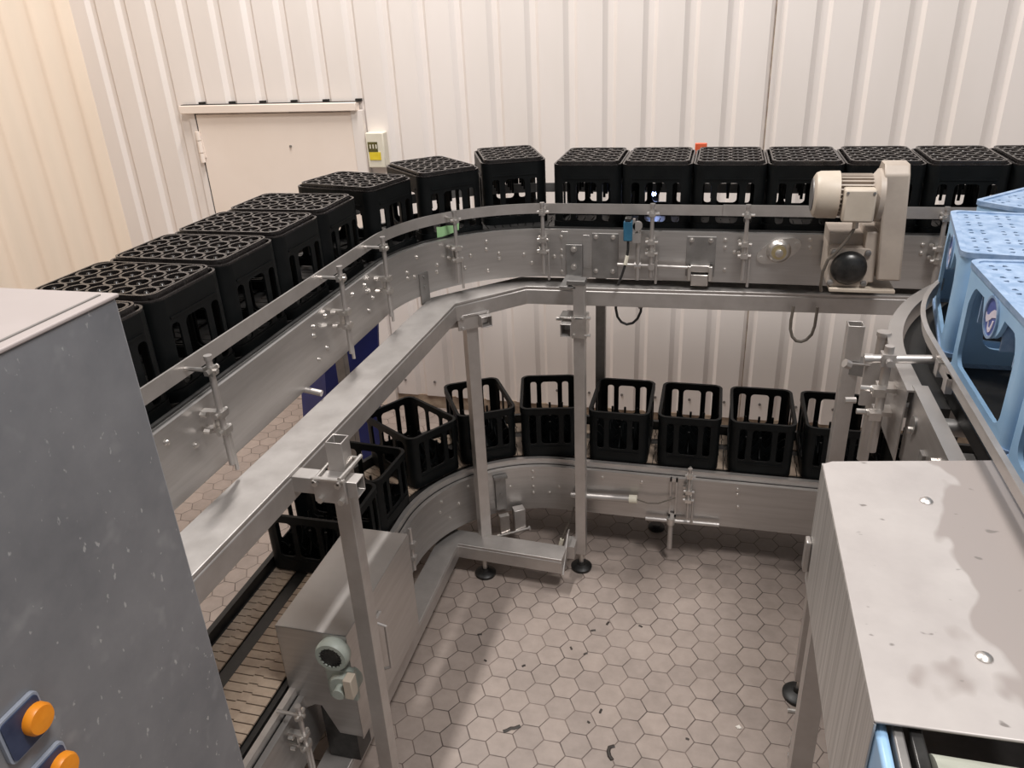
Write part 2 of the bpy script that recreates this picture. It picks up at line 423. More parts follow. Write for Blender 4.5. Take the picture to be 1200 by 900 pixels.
def chain_mesh(d0, d1, z, y0, x1, pitch=.0385, name='chain'):
    """slats of a table-top chain lane with interlocking middle tab"""
    m = MB(); cuts = []
    y = y0
    rm = (d0+d1)/2
    def fr_at(s):
        s1 = CY-y0; s2 = s1+rm*pi/2
        if s < s1: return lambda d, zz: Vector((CX-d, y0+s, zz))
        if s < s2:
            a = pi-(s-s1)/rm; return lambda d, zz: Vector((CX+d*cos(a), CY+d*sin(a), zz))
        return lambda d, zz: Vector((CX+(s-s2), CY+d, zz))
    tot = CY-y0+rm*pi/2+(x1-CX); n = int(tot/pitch)
    for k in range(n):
        s0 = k*pitch; s1 = s0+pitch-.0048; w = d1-d0
        f0, f1 = fr_at(s0), fr_at(s1); g0, g1 = fr_at(s0+.006), fr_at(s1+.006)
        segs = [(d0, d0+w*.40, 0), (d0+w*.40, d0+w*.60, 1), (d0+w*.60, d1, 0)]
        for a, b, sh in segs:
            A, B = (g0, g1) if sh else (f0, f1)
            vs = [A(a, z-.006), A(b, z-.006), B(b, z-.006), B(a, z-.006), A(a, z), A(b, z), B(b, z), B(a, z)]
            m.add(vs, [(0,3,2,1),(4,5,6,7),(0,1,5,4),(1,2,6,5),(2,3,7,6),(3,0,4,7)])
    return m
BELT_U, BELT_L = 1.712, .508

def conveyor(name, label, belt, ztop, zbot, y0, x1, cmat='chain'):
    c = thing(name, label, 'conveyor')
    fr = frames(y0, x1)
    m = MB(); m.sweep(fr, [(RP, zbot), (RP+.004, zbot), (RP+.004, ztop-.004), (RP+.022, ztop-.004), (RP+.022, ztop), (RP, ztop)])
    inner = m.build('inner_side_panel', M['steel'], c)
    m = MB(); m.sweep(fr, [(1.075, zbot), (1.079, zbot), (1.079, ztop), (1.06, ztop), (1.06, ztop-.004), (1.075, ztop-.004)])
    m.build('outer_side_panel', M['steel_dark'], c)
    m = MB()
    m.sweep(fr, [(.665, belt-.03), (.685, belt-.03), (.685, belt-.008), (.665, belt-.008)])
    m.sweep(fr, [(.885, belt-.03), (.935, belt-.03), (.935, belt-.006), (.885, belt-.006)])
    m.sweep(fr, [(1.04, belt-.03), (1.055, belt-.03), (1.055, belt-.008), (1.04, belt-.008)])
    m.sweep(fr, [(.612, belt-.05), (.662, belt-.05), (.662, belt-.022), (.612, belt-.022)])
    m.build('wear_strip', M['dark_guide'], c)
    m = MB(); m.sweep(fr, [(.69, belt-.035), (.88, belt-.035), (.88, belt-.008), (.69, belt-.008)])
    m.sweep(fr, [(.94, belt-.035), (1.035, belt-.035), (1.035, belt-.008), (.94, belt-.008)])
    m.build('chain_bed', M['dark_guide'], c)
    chain_mesh(.69, .88, belt, y0, x1).build('chain_lane', M[cmat], c, smooth=0)
    chain_mesh(.94, 1.035, belt, y0, x1).build('chain_lane', M[cmat], c, smooth=0)
    return c, inner

# bracket prototype (local: x along travel, y to the inside, z up, origin at floor level below the panel)
def bracket_meshes(zr, zl):
    rod = MB(); rod.cyl((0, .055, zl), (0, .055, zr+.03), .0085, 12); rod.cyl((0, .055, zr+.03), (0, .055, zr+.042), .011, 12)
    cl = MB()
    for z in (zl+.155, zl+.105):
        cl.box((0, .032, z), (.020, .064, .012)); cl.cyl((-.026, .055, z), (.026, .055, z), .007, 10)
        cl.box((0, .055, z), (.030, .030, .018))
        cl.cyl((-.022, .012, z+.004), (-.022, .03, z+.004), .008, 6)
    cl.box((.002, .036, zl+.13), (.026, .008, .06))
    st = MB(); st.cyl((.022, .05, zl-.03), (.022, .05, zl+.11), .006, 10)
    tp = MB(); tp.box((0, .055, zr), (.026, .026, .024)); tp.cyl((0, .075, zr), (0, -.028, zr), .006, 10); tp.cyl((-.022, .055, zr), (.028, .055, zr), .007, 8)
    return (rod.mesh('rod', M['steel_tube']), cl.mesh('clamp', M['steel_bright']), st.mesh('stud', M['steel_tube']), tp.mesh('rail_clamp', M['steel_bright']))
def add_bracket(conv, meshes, seg, t, R=RP, dz=0):
    Mx = local(seg, t, R); Mx[2][3] = dz
    r = bpy.data.objects.new('rail_bracket', meshes[0]); COL.objects.link(r); r.parent = conv; r.matrix_local = Mx
    for nm, me in zip(('clamp', 'stud', 'rail_clamp'), meshes[1:]):
        o = bpy.data.objects.new(nm, me); COL.objects.link(o); o.parent = r
    return r
def panel_bolts(panel, spots, R=RP, r=.0075):
    bm_ = MB(); bm_.lathe((0, 0, 0), (0, 1, 0), [(0, r*1.35), (.002, r*1.35), (.002, r), (.007, r*.8), (.0085, r*.3)], 10)
    me = bm_.mesh('bolt', M['steel_bright'])
    for seg, t, z in spots:
        o = bpy.data.objects.new('bolt', me); COL.objects.link(o); o.parent = panel
        Mx = local(seg, t, R); Mx[2][3] = z; o.matrix_local = Mx

# ---- upper conveyor
UP, up_inner = conveyor('upper_crate_conveyor', 'upper stainless conveyor curving along the back wall, carrying the upside-down black crates', BELT_U, 1.722, 1.505, .35, 2.1, 'dark_guide')
m = MB(); m.sweep(frames(.35, 2.1), [(.613, 1.695), (.624, 1.695), (.624, 1.728), (.613, 1.728)]); m.build('inner_guide_strip', M['dark_guide'], UP)
m = MB(); m.sweep(frames(.35, .055), [(.612, 1.788), (.618, 1.788), (.618, 1.832), (.612, 1.832)]); m.build('guide_rail', M['steel_tube'], UP)
m = MB(); m.sweep([lambda d, z, x=x: Vector((x, CY+d, z)) for x in (.03, 2.1)], [(.603, 1.790), (.611, 1.790), (.611, 1.836), (.603, 1.836)]); m.build('guide_rail', M['steel_tube'], UP)
m = MB(); m.sweep(frames(.35, 2.1), [(1.062, 1.788), (1.068, 1.788), (1.068, 1.832), (1.062, 1.832)]); m.build('outer_guide_rail', M['steel_dark'], UP)
BR = bracket_meshes(1.812, 1.535)
for seg, t in (('L', 1.555), ('L', 2.315), ('L', 2.69), ('A', 137), ('A', 95), ('B', -.255), ('B', .128)):
    add_bracket(UP, BR, seg, t)
BR2 = bracket_meshes(1.812, 1.535)
add_bracket(UP, BR2, 'B', .86)
for x in (-.4, .5, 1.4):
    MB().bb(x-.02, x+.02, CY+1.02, CY+1.10, 1.60, 1.80).build('outer_rail_bracket', M['steel_dark'], UP)
MB().bb(CX-1.10, CX-1.02, 1.98, 2.02, 1.60, 1.80).build('outer_rail_bracket', M['steel_dark'], UP)
panel_bolts(up_inner, [('L', 2.269, 1.69), ('L', 2.18, 1.685), ('L', 2.176, 1.655), ('L', 2.25, 1.58), ('L', 2.184, 1.565), ('L', 2.491, 1.691),
    ('L', 2.60, 1.69), ('L', 2.613, 1.662), ('L', 2.61, 1.585), ('L', 2.658, 1.62), ('A', 154.8, 1.68), ('A', 161, 1.63), ('A', 161, 1.605), ('A', 144.2, 1.62), ('A', 144.7, 1.59), ('A', 151.7, 1.545),
    ('A', 157, 1.60), ('A', 120.5, 1.683), ('A', 120.7, 1.648), ('A', 115.2, 1.622), ('A', 115.2, 1.60), ('A', 120.5, 1.549), ('A', 104.3, 1.61), ('A', 101, 1.57), ('A', 91, 1.60), ('A', 128, 1.63), ('A', 131, 1.58),
    ('B', -.655, 1.69), ('B', -.655, 1.63), ('B', -.655, 1.602), ('B', -.655, 1.531), ('B', .048, 1.692), ('B', .05, 1.659), ('B', .054, 1.562),
    ('B', .386, 1.70), ('B', .387, 1.668), ('B', .81, 1.69), ('B', .81, 1.655), ('B', .09, 1.64), ('L', 1.403, 1.683), ('L', 1.62, 1.66), ('L', 1.50, 1.62), ('L', 1.62, 1.56), ('L', 1.25, 1.6)])
Y0 = CY+RP
def splice(x0, x1, z0, z1, bolts, t=.006, mat='steel_dark'):
    o = MB().bb(x0, x1, Y0-t, Y0+.001, z0, z1).build('cover_plate', M[mat], up_inner, .0015)
    me = MB(); me.lathe((0, 0, 0), (0, -1, 0), [(0, .011), (.003, .011), (.003, .008), (.010, .006), (.011, .002)], 10)
    me = me.mesh('bolt', M['steel_bright'])
    for bx, bz in bolts:
        b = bpy.data.objects.new('bolt', me); COL.objects.link(b); b.parent = UP; b.location = (bx, Y0-t, bz)
    return o
splice(-.518, -.402, 1.507, 1.71, [(-.50, 1.695), (-.425, 1.695), (-.50, 1.54), (-.425, 1.54)])
splice(-.110, .012, 1.53, 1.705, [(-.09, 1.69), (-.01, 1.69)])
splice(-.655, -.625, 1.515, 1.715, [], .004, 'steel')
splice(-.56, -.53, 1.55, 1.70, [], .003, 'steel')
# handle latch on the second cover plate
m = MB(); m.bb(-.10, .004, Y0-.03, Y0-.006, 1.555, 1.585); m.bb(-.10, -.085, Y0-.045, Y0-.006, 1.52, 1.585); m.bb(-.012, .004, Y0-.045, Y0-.006, 1.52, 1.585)
m.bb(-.085, -.012, Y0-.035, Y0-.012, 1.495, 1.545); m.build('latch', M['steel_bright'], UP, .003)
# support plate hanging below the bend
Mx = local('A', 152.5, RP); m = MB(Mx); m.box((0, .004, 1.535), (.05, .008, .14)); m.hexbolt((0, .008, 1.59), (0, 1, 0)); m.hexbolt((0, .008, 1.545), (0, 1, 0)); m.build('hanger_plate', M['steel_dark'], UP)
m = MB(local('L', 2.07, RP)); m.cyl((0, -.05, 1.512), (0, .055, 1.496), .011, 12); m.build('hanger_pin', M['steel_tube'], UP)
# flange bearing
m = MB(); pts = []
for k in range(40):
    a = 2*pi*k/40; r = .052+.040*abs(cos(a-radians(25)))**6; pts.append((.266+r*cos(a), 1.652+r*sin(a)))
m.plate(pts, [], lambda u, v, t: (u, Y0-.012+t, v), .012)
fb = m.build('bearing_flange', M['steel_bright'], UP, .002)
m = MB(); m.lathe((.266, Y0-.012, 1.652), (0, -1, 0), [(0, .05), (.012, .046), (.02, .036), (.02, .030)], 24); m.build('bearing_housing', M['steel_bright'], UP)
m = MB(); m.lathe((.266, Y0-.03, 1.652), (0, -1, 0), [(0, .030), (.006, .030), (.006, .022)], 20); m.build('bearing_ring', M['brass'], UP)
m = MB(); m.lathe((.266, Y0-.03, 1.652), (0, -1, 0), [(0, .016), (.02, .016), (.022, .013)], 16); m.build('shaft_end', M['steel_bright'], UP)
m = MB()
for sg in (1, -1): m.hexbolt((.266+sg*.076*cos(radians(25)), Y0-.012, 1.652+sg*.076*sin(radians(25))), (0, -1, 0), .010, .008)
m.build('flange_bolt', M['steel_bright'], UP)
# legs of the upper conveyor behind the crates
def leg(x, y, ztop, parent, w=.05, mat='steel_dark'):
    o = MB().sqtube((x, y, .03), (x, y, ztop), w, w).build('leg', M[mat], parent, .002)
    f = MB().lathe((x, y, 0), (0, 0, 1), [(0, .045), (.012, .045), (.02, .02), (.035, .014)], 18).build('foot', M['black_rubber'], o)
    return o
leg(-.555, 3.895, 1.62, UP); leg(.9, 3.895, 1.62, UP); leg(-1.82, 3.35, 1.62, UP); leg(-1.81, 1.2, 1.62, UP)
for x in (-.555, .9): MB().bb(x-.02, x+.02, CY+RP+.01, 3.92, 1.50, 1.53).build('cross_member', M['steel_dark'], UP)
MB().bb(-1.84, CX-RP-.01, 1.18, 1.22, 1.51, 1.54).build('cross_member', M['steel_dark'], UP)
m = MB(local('A', 150, RP)); m.box((0, -.30, 1.52), (.04, .56, .03)); m.build('cross_member', M['steel_dark'], UP)
rebase(UP, (-1.5, 2.76, 0))

# ---- lower conveyor
LO, lo_inner = conveyor('lower_crate_conveyor', 'lower stainless crate conveyor near the floor, carrying upright empty black crates', BELT_L, .490, .235, .6, 1.9)
m = MB(); m.sweep(frames(.6, 1.9), [(.618, .490), (.640, .490), (.640, .522), (.618, .522)]); m.build('guide_strip', M['steel_tube'], LO)
m = MB(); m.sweep(frames(.6, 1.9), [(1.05, .50), (1.072, .50), (1.072, .55), (1.05, .55)]); m.build('outer_guide_strip', M['dark_guide'], LO)
panel_bolts(lo_inner, [('A', 104.1, .464), ('A', 104.2, .423), ('A', 104, .371), ('A', 104.1, .334), ('A', 95.9, .334), ('A', 91, .375), ('A', 155.8, .387), ('A', 154.5, .44), ('A', 137.7, .449),
    ('A', 143.8, .374), ('A', 115.6, .383), ('B', .193, .46), ('B', .195, .43), ('B', .203, .36), ('B', -.268, .449), ('B', -.465, .455), ('B', -.60, .45), ('B', -.60, .40), ('B', -.60, .36), ('A', 150, .32), ('L', 2.6, .40), ('L', 2.6, .35)])
for x, y in ((-.2, 3.60), (-.2, 3.79), (.9, 3.60), (.9, 3.79), (-1.40, 1.5), (-1.70, 1.5), (-1.45, 2.6), (-1.70, 2.6)): leg(x, y, .27, LO, .04)
for x, y in ((-.2, 3.6), (.9, 3.6)): MB().bb(x-.02, x+.02, 3.355, 3.83, .27, .30).build('cross_member', M['steel_dark'], LO)
for y in (1.5, 2.6): MB().bb(-1.75, -1.275, y-.02, y+.02, .27, .30).build('cross_member', M['steel_dark'], LO)
LBR = bracket_meshes(.545, .30)
add_bracket(LO, LBR, 'L', 1.60, dz=0); add_bracket(LO, LBR, 'B', -.035)
# slotted sensor arm next to the straight bracket
m = MB(); xx = -.11
m.bb(xx-.018, xx-.010, Y0-.02, Y0-.008, .27, .50); m.bb(xx+.010, xx+.018, Y0-.02, Y0-.008, .27, .50); m.bb(xx-.018, xx+.018, Y0-.02, Y0-.008, .27, .29); m.bb(xx-.018, xx+.018, Y0-.02, Y0-.008, .48, .50)
m.build('slotted_arm', M['steel_tube'], LO)
MB().cyl((-.24, Y0-.03, .255), (.12, Y0-.03, .262), .011, 12).build('cross_rod', M['steel_tube'], LO)
MB().cyl((-.115, Y0-.03, .09), (-.115, Y0-.03, .27), .013, 12).build('drop_rod', M['steel_tube'], LO)
MB().cyl((-.115, Y0-.03, .24), (-.115, Y0-.03, .275), .022, 12).build('rod_clamp', M['steel_bright'], LO)
# tube with a white plug and its lead
MB().cyl((-.62, Y0-.035, .352), (-.325, Y0-.035, .365), .018, 14).build('sensor_tube', M['steel_tube'], LO)
MB().cyl((-.325, Y0-.035, .365), (-.285, Y0-.035, .367), .022, 14).build('tube_plug', M['white_plastic'], LO)
MB().tube([(-.285, Y0-.035, .367), (-.23, Y0-.04, .355), (-.18, Y0-.04, .36), (-.13, Y0-.03, .38), (-.10, Y0-.02, .39)], .004).build('lead', M['cable_grey'], LO)
MB().bb(-.56, -.545, Y0-.03, Y0, .35, .46).build('tube_hanger', M['steel_tube'], LO)
# loose probe lead hanging left of the middle post
m = MB(); m.tube([(-.60, Y0-.06, .30), (-.615, Y0-.09, .24), (-.64, Y0-.11, .18), (-.655, Y0-.12, .13)], .005); m.build('probe_lead', M['cable_grey'], LO)
MB().cyl((-.655, Y0-.12, .135), (-.665, Y0-.125, .09), .011, 10).build('probe_tip', M['white_plastic'], LO)
# bracket with box hanging in the bend
Mx = local('A', 121, RP)
m = MB(Mx); m.box((0, .012, .365), (.055, .016, .20)); m.hexbolt((0, .02, .445), (0, 1, 0), .009); m.hexbolt((0, .02, .36), (0, 1, 0), .009); m.box((.0, .02, .462), (.07, .03, .012))
m.build('sensor_mount', M['steel_dark'], LO)
m = MB(Mx); m.box((.08, .05, .21), (.06, .05, .13)); m.build('sensor_case', M['steel_tube'], LO, .003)
m = MB(Mx); m.box((.0, .05, .20), (.05, .03, .10)); m.cyl((-.03, .07, .14), (.12, .085, .16), .006, 10); m.cyl((-.03, .07, .14), (-.045, .068, .138), .012, 8); m.cyl((.12, .085, .16), (.13, .086, .162), .012, 8)
m.build('sensor_arm', M['steel_bright'], LO)
m = MB(local('L', 2.66, RP)); m.cyl((0, .035, .30), (0, .035, .53), .009, 10); m.box((0, .03, .44), (.03, .05, .03)); m.box((0, .03, .37), (.03, .05, .02)); m.build('rail_bracket', M['steel_tube'], LO)
rebase(LO, (-1.5, 2.76, 0))

# ------------------------------------------------------------------ black crates
CW, CL, CH = .296, .396, .288
def crate_meshes():
    r = .042; t = .006
    body = MB()
    def side(fn, w, holes):
        body.plate([(-w/2, .012), (w/2, .012), (w/2, .262), (-w/2, .262)], holes, fn, t)
    hS = [rrect(0, .167, .090, .168, .018), rrect(-.087, .167, .034, .168, .013), rrect(.087, .167, .034, .168, .013)]
    hL = [rrect(0, .167, .090, .168, .018), rrect(-.103, .167, .070, .168, .018), rrect(.103, .167, .070, .168, .018)]
    wS, wL = CW-2*r, CL-2*r
    side(lambda u, v, d: (u, -CL/2+d, v), wS, hS); side(lambda u, v, d: (-u, CL/2-d, v), wS, hS)
    side(lambda u, v, d: (CW/2-d, u, v), wL, hL); side(lambda u, v, d: (-CW/2+d, -u, v), wL, hL)
    for sx in (1, -1):
        for sy in (1, -1):
            cx, cy = sx*(CW/2-r), sy*(CL/2-r); vs = []; n = 6
            for z in (.012, .262):
                for q in (r, r-t):
                    for k in range(n+1):
                        a = radians(90*k/n); vs.append((cx+sx*q*cos(a), cy+sy*q*sin(a), z))
            k1 = n+1; fs = []
            for k in range(n):
                fs += [(k, k+1, 2*k1+k+1, 2*k1+k), (k1+k, 3*k1+k, 3*k1+k+1, k1+k+1), (k, k1+k, k1+k+1, k+1), (2*k1+k, 2*k1+k+1, 3*k1+k+1, 3*k1+k)]
            body.add(vs, fs)
    # corner ribs under the rim and a band above the foot
    for sy in (1, -1):
        body.box((0, sy*(CL/2+.001), .066), (.20, .004, .006))
    for sx in (1, -1):
        body.box((sx*(CW/2+.001), 0, .066), (.004, .28, .006))
    # rim
    rim = MB(); o1 = rrect(0, 0, CW+.008, CL+.008, r+.003, 6); i1 = rrect(0, 0, CW-2*.010, CL-2*.010, r-.01, 6)
    rim.plate(o1, [i1], lambda u, v, d: (u, v, .255+d), CH-.255)
    o2 = rrect(0, 0, CW-.030, CL-.030, r-.010, 6); i2 = rrect(0, 0, CW-.042, CL-.042, r-.016, 6)
    foot = MB(); foot.plate(o2, [i2], lambda u, v, d: (u, v, d-.004), .018)
    foot.plate(rrect(0, 0, CW, CL, r, 6), [rrect(0, 0, CW-.014, CL-.014, r-.007, 6)], lambda u, v, d: (u, v, .008+d), .006)
    foot.plate(rrect(0, 0, CW-.012, CL-.012, r-.006, 6), [rrect(0, 0, CW-.034, CL-.034, r-.012, 6)], lambda u, v, d: (u, v, .022+d), .004)
    # bottom lattice : rings for the bottles joined by ribs
    nx, ny = 4, 5
    px, py = (CW-.044)/nx, (CL-.044)/ny
    g = foot
    for i in range(nx):
        for j in range(ny):
            cx, cy = -CW/2+.022+px*(i+.5), -CL/2+.022+py*(j+.5)
            R0 = .0295
            vs = []; n = 14; prof = [(R0-.0035, -.003), (R0+.0035, -.003), (R0+.003, .013), (R0-.003, .013)]
            for k in range(n):
                a = 2*pi*k/n
                for q, z in prof: vs.append((cx+q*cos(a), cy+q*sin(a), z))
            fs = [(k*4+e, ((k+1) % n)*4+e, ((k+1) % n)*4+(e+1) % 4, k*4+(e+1) % 4) for k in range(n) for e in range(4)]
            g.add(vs, fs)
            for a in (45, 135, 225, 315):
                a = radians(a+8); p0 = Vector((cx+.006*cos(a), cy+.006*sin(a), .006)); p1 = Vector((cx+R0*cos(a), cy+R0*sin(a), .006))
                d = (p1-p0); ln = d.length
                g.box((p0+p1)/2+Vector((0, 0, .004)), (ln, .004, .008), Matrix.Rotation(atan2(d.y, d.x), 3, 'Z'))
            g.lathe((cx, cy, .001), (0, 0, 1), [(-.004, .0), (-.003, .004), (.001, .007), (.011, .007)], 10)
    for i in range(nx+1): g.box((-CW/2+.022+px*i, 0, .0055), (.003, CL-.044, .006))
    for j in range(ny+1): g.box((0, -CL/2+.022+py*j, .0055), (CW-.044, .003, .006))
    # bottle dividers with raised pegs
    dv = MB(); px, py = (CW-.03)/nx, (CL-.03)/ny
    for i in range(1, nx):
        x = -CW/2+.015+px*i; prof = []
        for j in range(ny):
            y0 = -CL/2+.015+py*j; prof += [(y0, .130 if j else .09), (y0+py*.22, .085), (y0+py*.5, .062), (y0+py*.78, .085)]
        prof.append((CL/2-.015, .09))
        dv.plate([(-CL/2+.012, .012), (CL/2-.012, .012)]+prof[::-1], [], lambda u, v, d, x=x: (x-.002+d, u, v), .004)
    for j in range(1, ny):
        y = -CL/2+.015+py*j; prof = []
        for i in range(nx):
            x0 = -CW/2+.015+px*i; prof += [(x0, .130 if i else .09), (x0+px*.22, .085), (x0+px*.5, .062), (x0+px*.78, .085)]
        prof.append((CW/2-.015, .09))
        dv.plate([(-CW/2+.012, .012), (CW/2-.012, .012)]+prof[::-1], [], lambda u, v, d, y=y: (u, y-.002+d, v), .004)
    for i in range(1, nx):
        for j in range(1, ny):
            dv.cyl((-CW/2+.015+px*i, -CL/2+.015+py*j, .06), (-CW/2+.015+px*i, -CL/2+.015+py*j, .165), .006, 8)
    return body.mesh('body', M['black_plastic']), rim.mesh('rim', M['black_plastic']), foot.mesh('bottom_lattice', M['black_lattice']), dv.mesh('bottle_divider', M['black_plastic'])
proto = None
def crate(x, y, z, phi, inverted, label, group):
    global proto
    if proto is None:
        proto = bpy.data.objects.new('bottle_crate', None); COL.objects.link(proto); proto.empty_display_size = .1
        for nm, me in zip(('body', 'rim', 'bottom_lattice', 'bottle_divider'), crate_meshes()):
            o = bpy.data.objects.new(nm, me); COL.objects.link(o); o.parent = proto
        c = proto
    else:
        c = copy_tree(proto)
    c.location = (x, y, z+(CH if inverted else 0)); c.rotation_euler = (pi if inverted else 0, 0, radians(phi))
    return tag(c, label, 'crate', group)
GU, GL = 'upside-down black crates on the upper conveyor', 'upright empty black crates on the lower conveyor'
ordn = ['first', 'second', 'third', 'fourth', 'fifth', 'sixth', 'seventh', 'eighth', 'ninth']
ul = ['upside-down black crate mostly hidden behind the grey cabinet, nearest of the left row',
      'upside-down black crate just beyond the cabinet edge, largest lattice top of the left row',
      'upside-down black crate third along the left row of the upper conveyor',
      'upside-down black crate fourth along the left row, below the door',
      'upside-down black crate last of the straight left row, before the bend']
for k, lb in enumerate(ul): crate(CX-.845, 1.385+.3055*k, BELT_U, 90, True, lb, GU)
cA1 = crate(-1.462, 3.022, BELT_U, 76, True, 'upside-down black crate first in the bend, in front of the door edge', GU)
cA2 = crate(-1.243, 3.362, BELT_U, 45, True, 'upside-down black crate turned cornerwise in the bend, green label below the rail', GU)
crate(-.965, 3.664, BELT_U, 22, True, 'upside-down black crate standing apart at the end of the bend, gap on both sides', GU)
bl = ['upside-down black crate first of the straight back row, above the middle steel post',
      'upside-down black crate with a bright blue-white light shining through it',
      'upside-down black crate third of the back row, right of the one with the light',
      'upside-down black crate of the back row just left of the beige motor',
      'upside-down black crate directly behind the beige gear motor',
      'upside-down black crate right of the gear motor, above the pale blue crates',
      'upside-down black crate cut off by the right edge of the photo']
for k, lb in enumerate(bl): crate(-.553+.2995*k, CY+.845, BELT_U, 0, True, lb, GU)
crate(-1.526, 2.452, BELT_L, 90, False, 'upright black crate nearest on the lower left straight, behind the drive cover', GL)
crate(-1.522, 2.768, BELT_L, 86, False, 'upright black crate second on the lower conveyor, half hidden by the top beam', GL)
crate(-1.413, 3.208, BELT_L, 58, False, 'upright black crate turned cornerwise in the lower bend, left of the slanted leg', GL)
crate(-1.138, 3.486, BELT_L, 30, False, 'upright black crate in the lower bend right behind the slanted leg', GL)
crate(-.783, 3.600, BELT_L, 12, False, 'upright black crate at the end of the lower bend, left of the middle post', GL)
ll = ['upright black crate first of the lower straight row, right of the middle post',
      'upright black crate second of the lower straight row, above the hanging sensor rod',
      'upright black crate third to the right of the middle post on the lower conveyor',
      'upright black crate last in sight of the lower row, beside the right leg post',
      'upright black crate behind the right leg post and the steel box']
for k, lb in enumerate(ll): crate(-.398+.3425*k, CY+.848, BELT_L, 0, False, lb, GL)
# pale green label on the crate in the bend (its side faces the inside of the curve)
gm = MB(); gm.plate([(-.055, .225), (-.03, .229), (-.005, .227), (.025, .232), (.055, .226), (.052, .255), (.03, .262), (.0, .268), (-.03, .272), (-.055, .275)], [], lambda u, v, d: (u-.04, CL/2+.006+d, v), .0015)
go = gm.build('paper_label', M['green_label'], cA2); go['label'] = 'torn pale green paper label'
# ------------------------------------------------------------------ support frame
FR = thing('conveyor_support_frame', 'square-tube stainless frame of bent top beam, bottom beam and legs inside the conveyor bend', 'frame')
def poly_beam(pts, w, z0, z1, closed_ends=True):
    """mitred rectangular beam along a plan polyline, built with a shallow lip line along both top edges"""
    P = [Vector((x, y, 0)) for x, y in pts]; n = len(P); fr = []
    for i in range(n):
        if i == 0: d = (P[1]-P[0]).normalized(); off = Vector((-d.y, d.x, 0)); k = 1
        elif i == n-1: d = (P[-1]-P[-2]).normalized(); off = Vector((-d.y, d.x, 0)); k = 1
        else:
            a = (P[i]-P[i-1]).normalized(); b = (P[i+1]-P[i]).normalized()
            na, nb = Vector((-a.y, a.x, 0)), Vector((-b.y, b.x, 0)); off = (na+nb).normalized(); k = 1/off.dot(na)
        fr.append(lambda dd, z, p=P[i], o=off, k=k: Vector((p.x+o.x*dd*k, p.y+o.y*dd*k, z)))
    h = w/2
    prof = [(-h, z0), (h, z0), (h, z1-.018), (h-.004, z1-.014), (h, z1-.010), (h, z1), (-h, z1), (-h, z1-.010), (-h+.004, z1-.014), (-h, z1-.018)]
    return MB().sweep(fr, prof)
TB = [(-1.171, .93), (-1.130, 3.055), (-.838, 3.355), (.98, 3.415)]
poly_beam(TB, .135, 1.390, 1.475).build('top_beam', M['steel_tube'], FR, .002)
BB = [(-1.185, .93), (-1.200, 3.068), (-.605, 3.035)]
poly_beam(BB, .112, .115, .20).build('bottom_beam', M['steel_tube'], FR, .002)
def frame_foot(parent, x, y):
    m = MB(); m.lathe((x, y, 0), (0, 0, 1), [(0, .052), (.014, .054), (.020, .048), (.026, .022), (.04, .018)], 24); m.build('foot', M['black_rubber'], parent)
    MB().cyl((x, y, .03), (x, y, .13), .012, 12).build('foot_spindle', M['steel_bright'], parent)
# near leg
l1 = MB().sqtube((-.975, 1.70, .10), (-.975, 1.70, 1.555), .05, .05, .004, open1=True).build('leg', M['steel_tube'], FR, .0015)
frame_foot(l1, -.975, 1.70)
MB().sqtube((-1.095, 1.650, 1.440), (-.895, 1.650, 1.440), .05, .05, .004, open1=True).build('cross_tube', M['steel_tube'], FR, .0015)
cp = MB().bb(-1.02, -.925, 1.612, 1.622, 1.400, 1.478).build('clamp_plate', M['steel_tube'], FR, .0015)
m = MB()
for z in (1.472,):
    m.tube([(-1.012, 1.60, z), (-1.012, 1.735, z), (-1.005, 1.742, z), (-.945, 1.742, z), (-.938, 1.735, z), (-.938, 1.60, z)], .005, 8)
m.tube([(-.936, 1.61, 1.482), (-.93, 1.68, 1.484), (-.925, 1.73, 1.488)], .006, 8)
m.bb(-1.02, -.925, 1.606, 1.614, 1.474, 1.480)
m.build('u_bolt', M['steel_bright'], cp)
m = MB()
for x, z in ((-1.008, 1.465), (-.94, 1.465), (-1.0, 1.412), (-.938, 1.412)): m.hexbolt((x, 1.612, z), (0, -1, 0), .0095, .012)
m.build('clamp_bolt', M['steel_bright'], cp)
# leg under the bend of the beam, turned to the beam
ang = radians(38); Rz = Matrix.Rotation(ang, 4, 'Z')
lx, ly = -1.033, 3.115
m = MB(Matrix.Translation((lx, ly, 0)) @ Rz); m.sqtube((0, 0, .10), (0, 0, 1.388), .055, .055, .004); l2 = m.build('leg', M['steel_tube'], FR, .0015)
frame_foot(l2, lx+.012, 3.045)
m = MB(Matrix.Translation((lx, ly, 0)) @ Rz)
m.sqtube((.05, .09, 1.375), (.05, -.085, 1.375), .05, .05, .004, open1=True); m.build('cross_tube', M['steel_tube'], FR, .0015)
m = MB(Matrix.Translation((lx, ly, 0)) @ Rz); m.box((-.09, .02, 1.385), (.12, .07, .075)); m.bb(-.07, .08, -.045, -.035, 1.34, 1.41)
for a in (-.05, .07): m.hexbolt((a, -.045, 1.40), (0, -1, 0), .009, .01); m.hexbolt((a, -.045, 1.35), (0, -1, 0), .009, .01)
m.bb(-.05, .07, -.05, .05, 1.402, 1.412); m.build('clamp_plate', M['steel_tube'], FR, .0015)
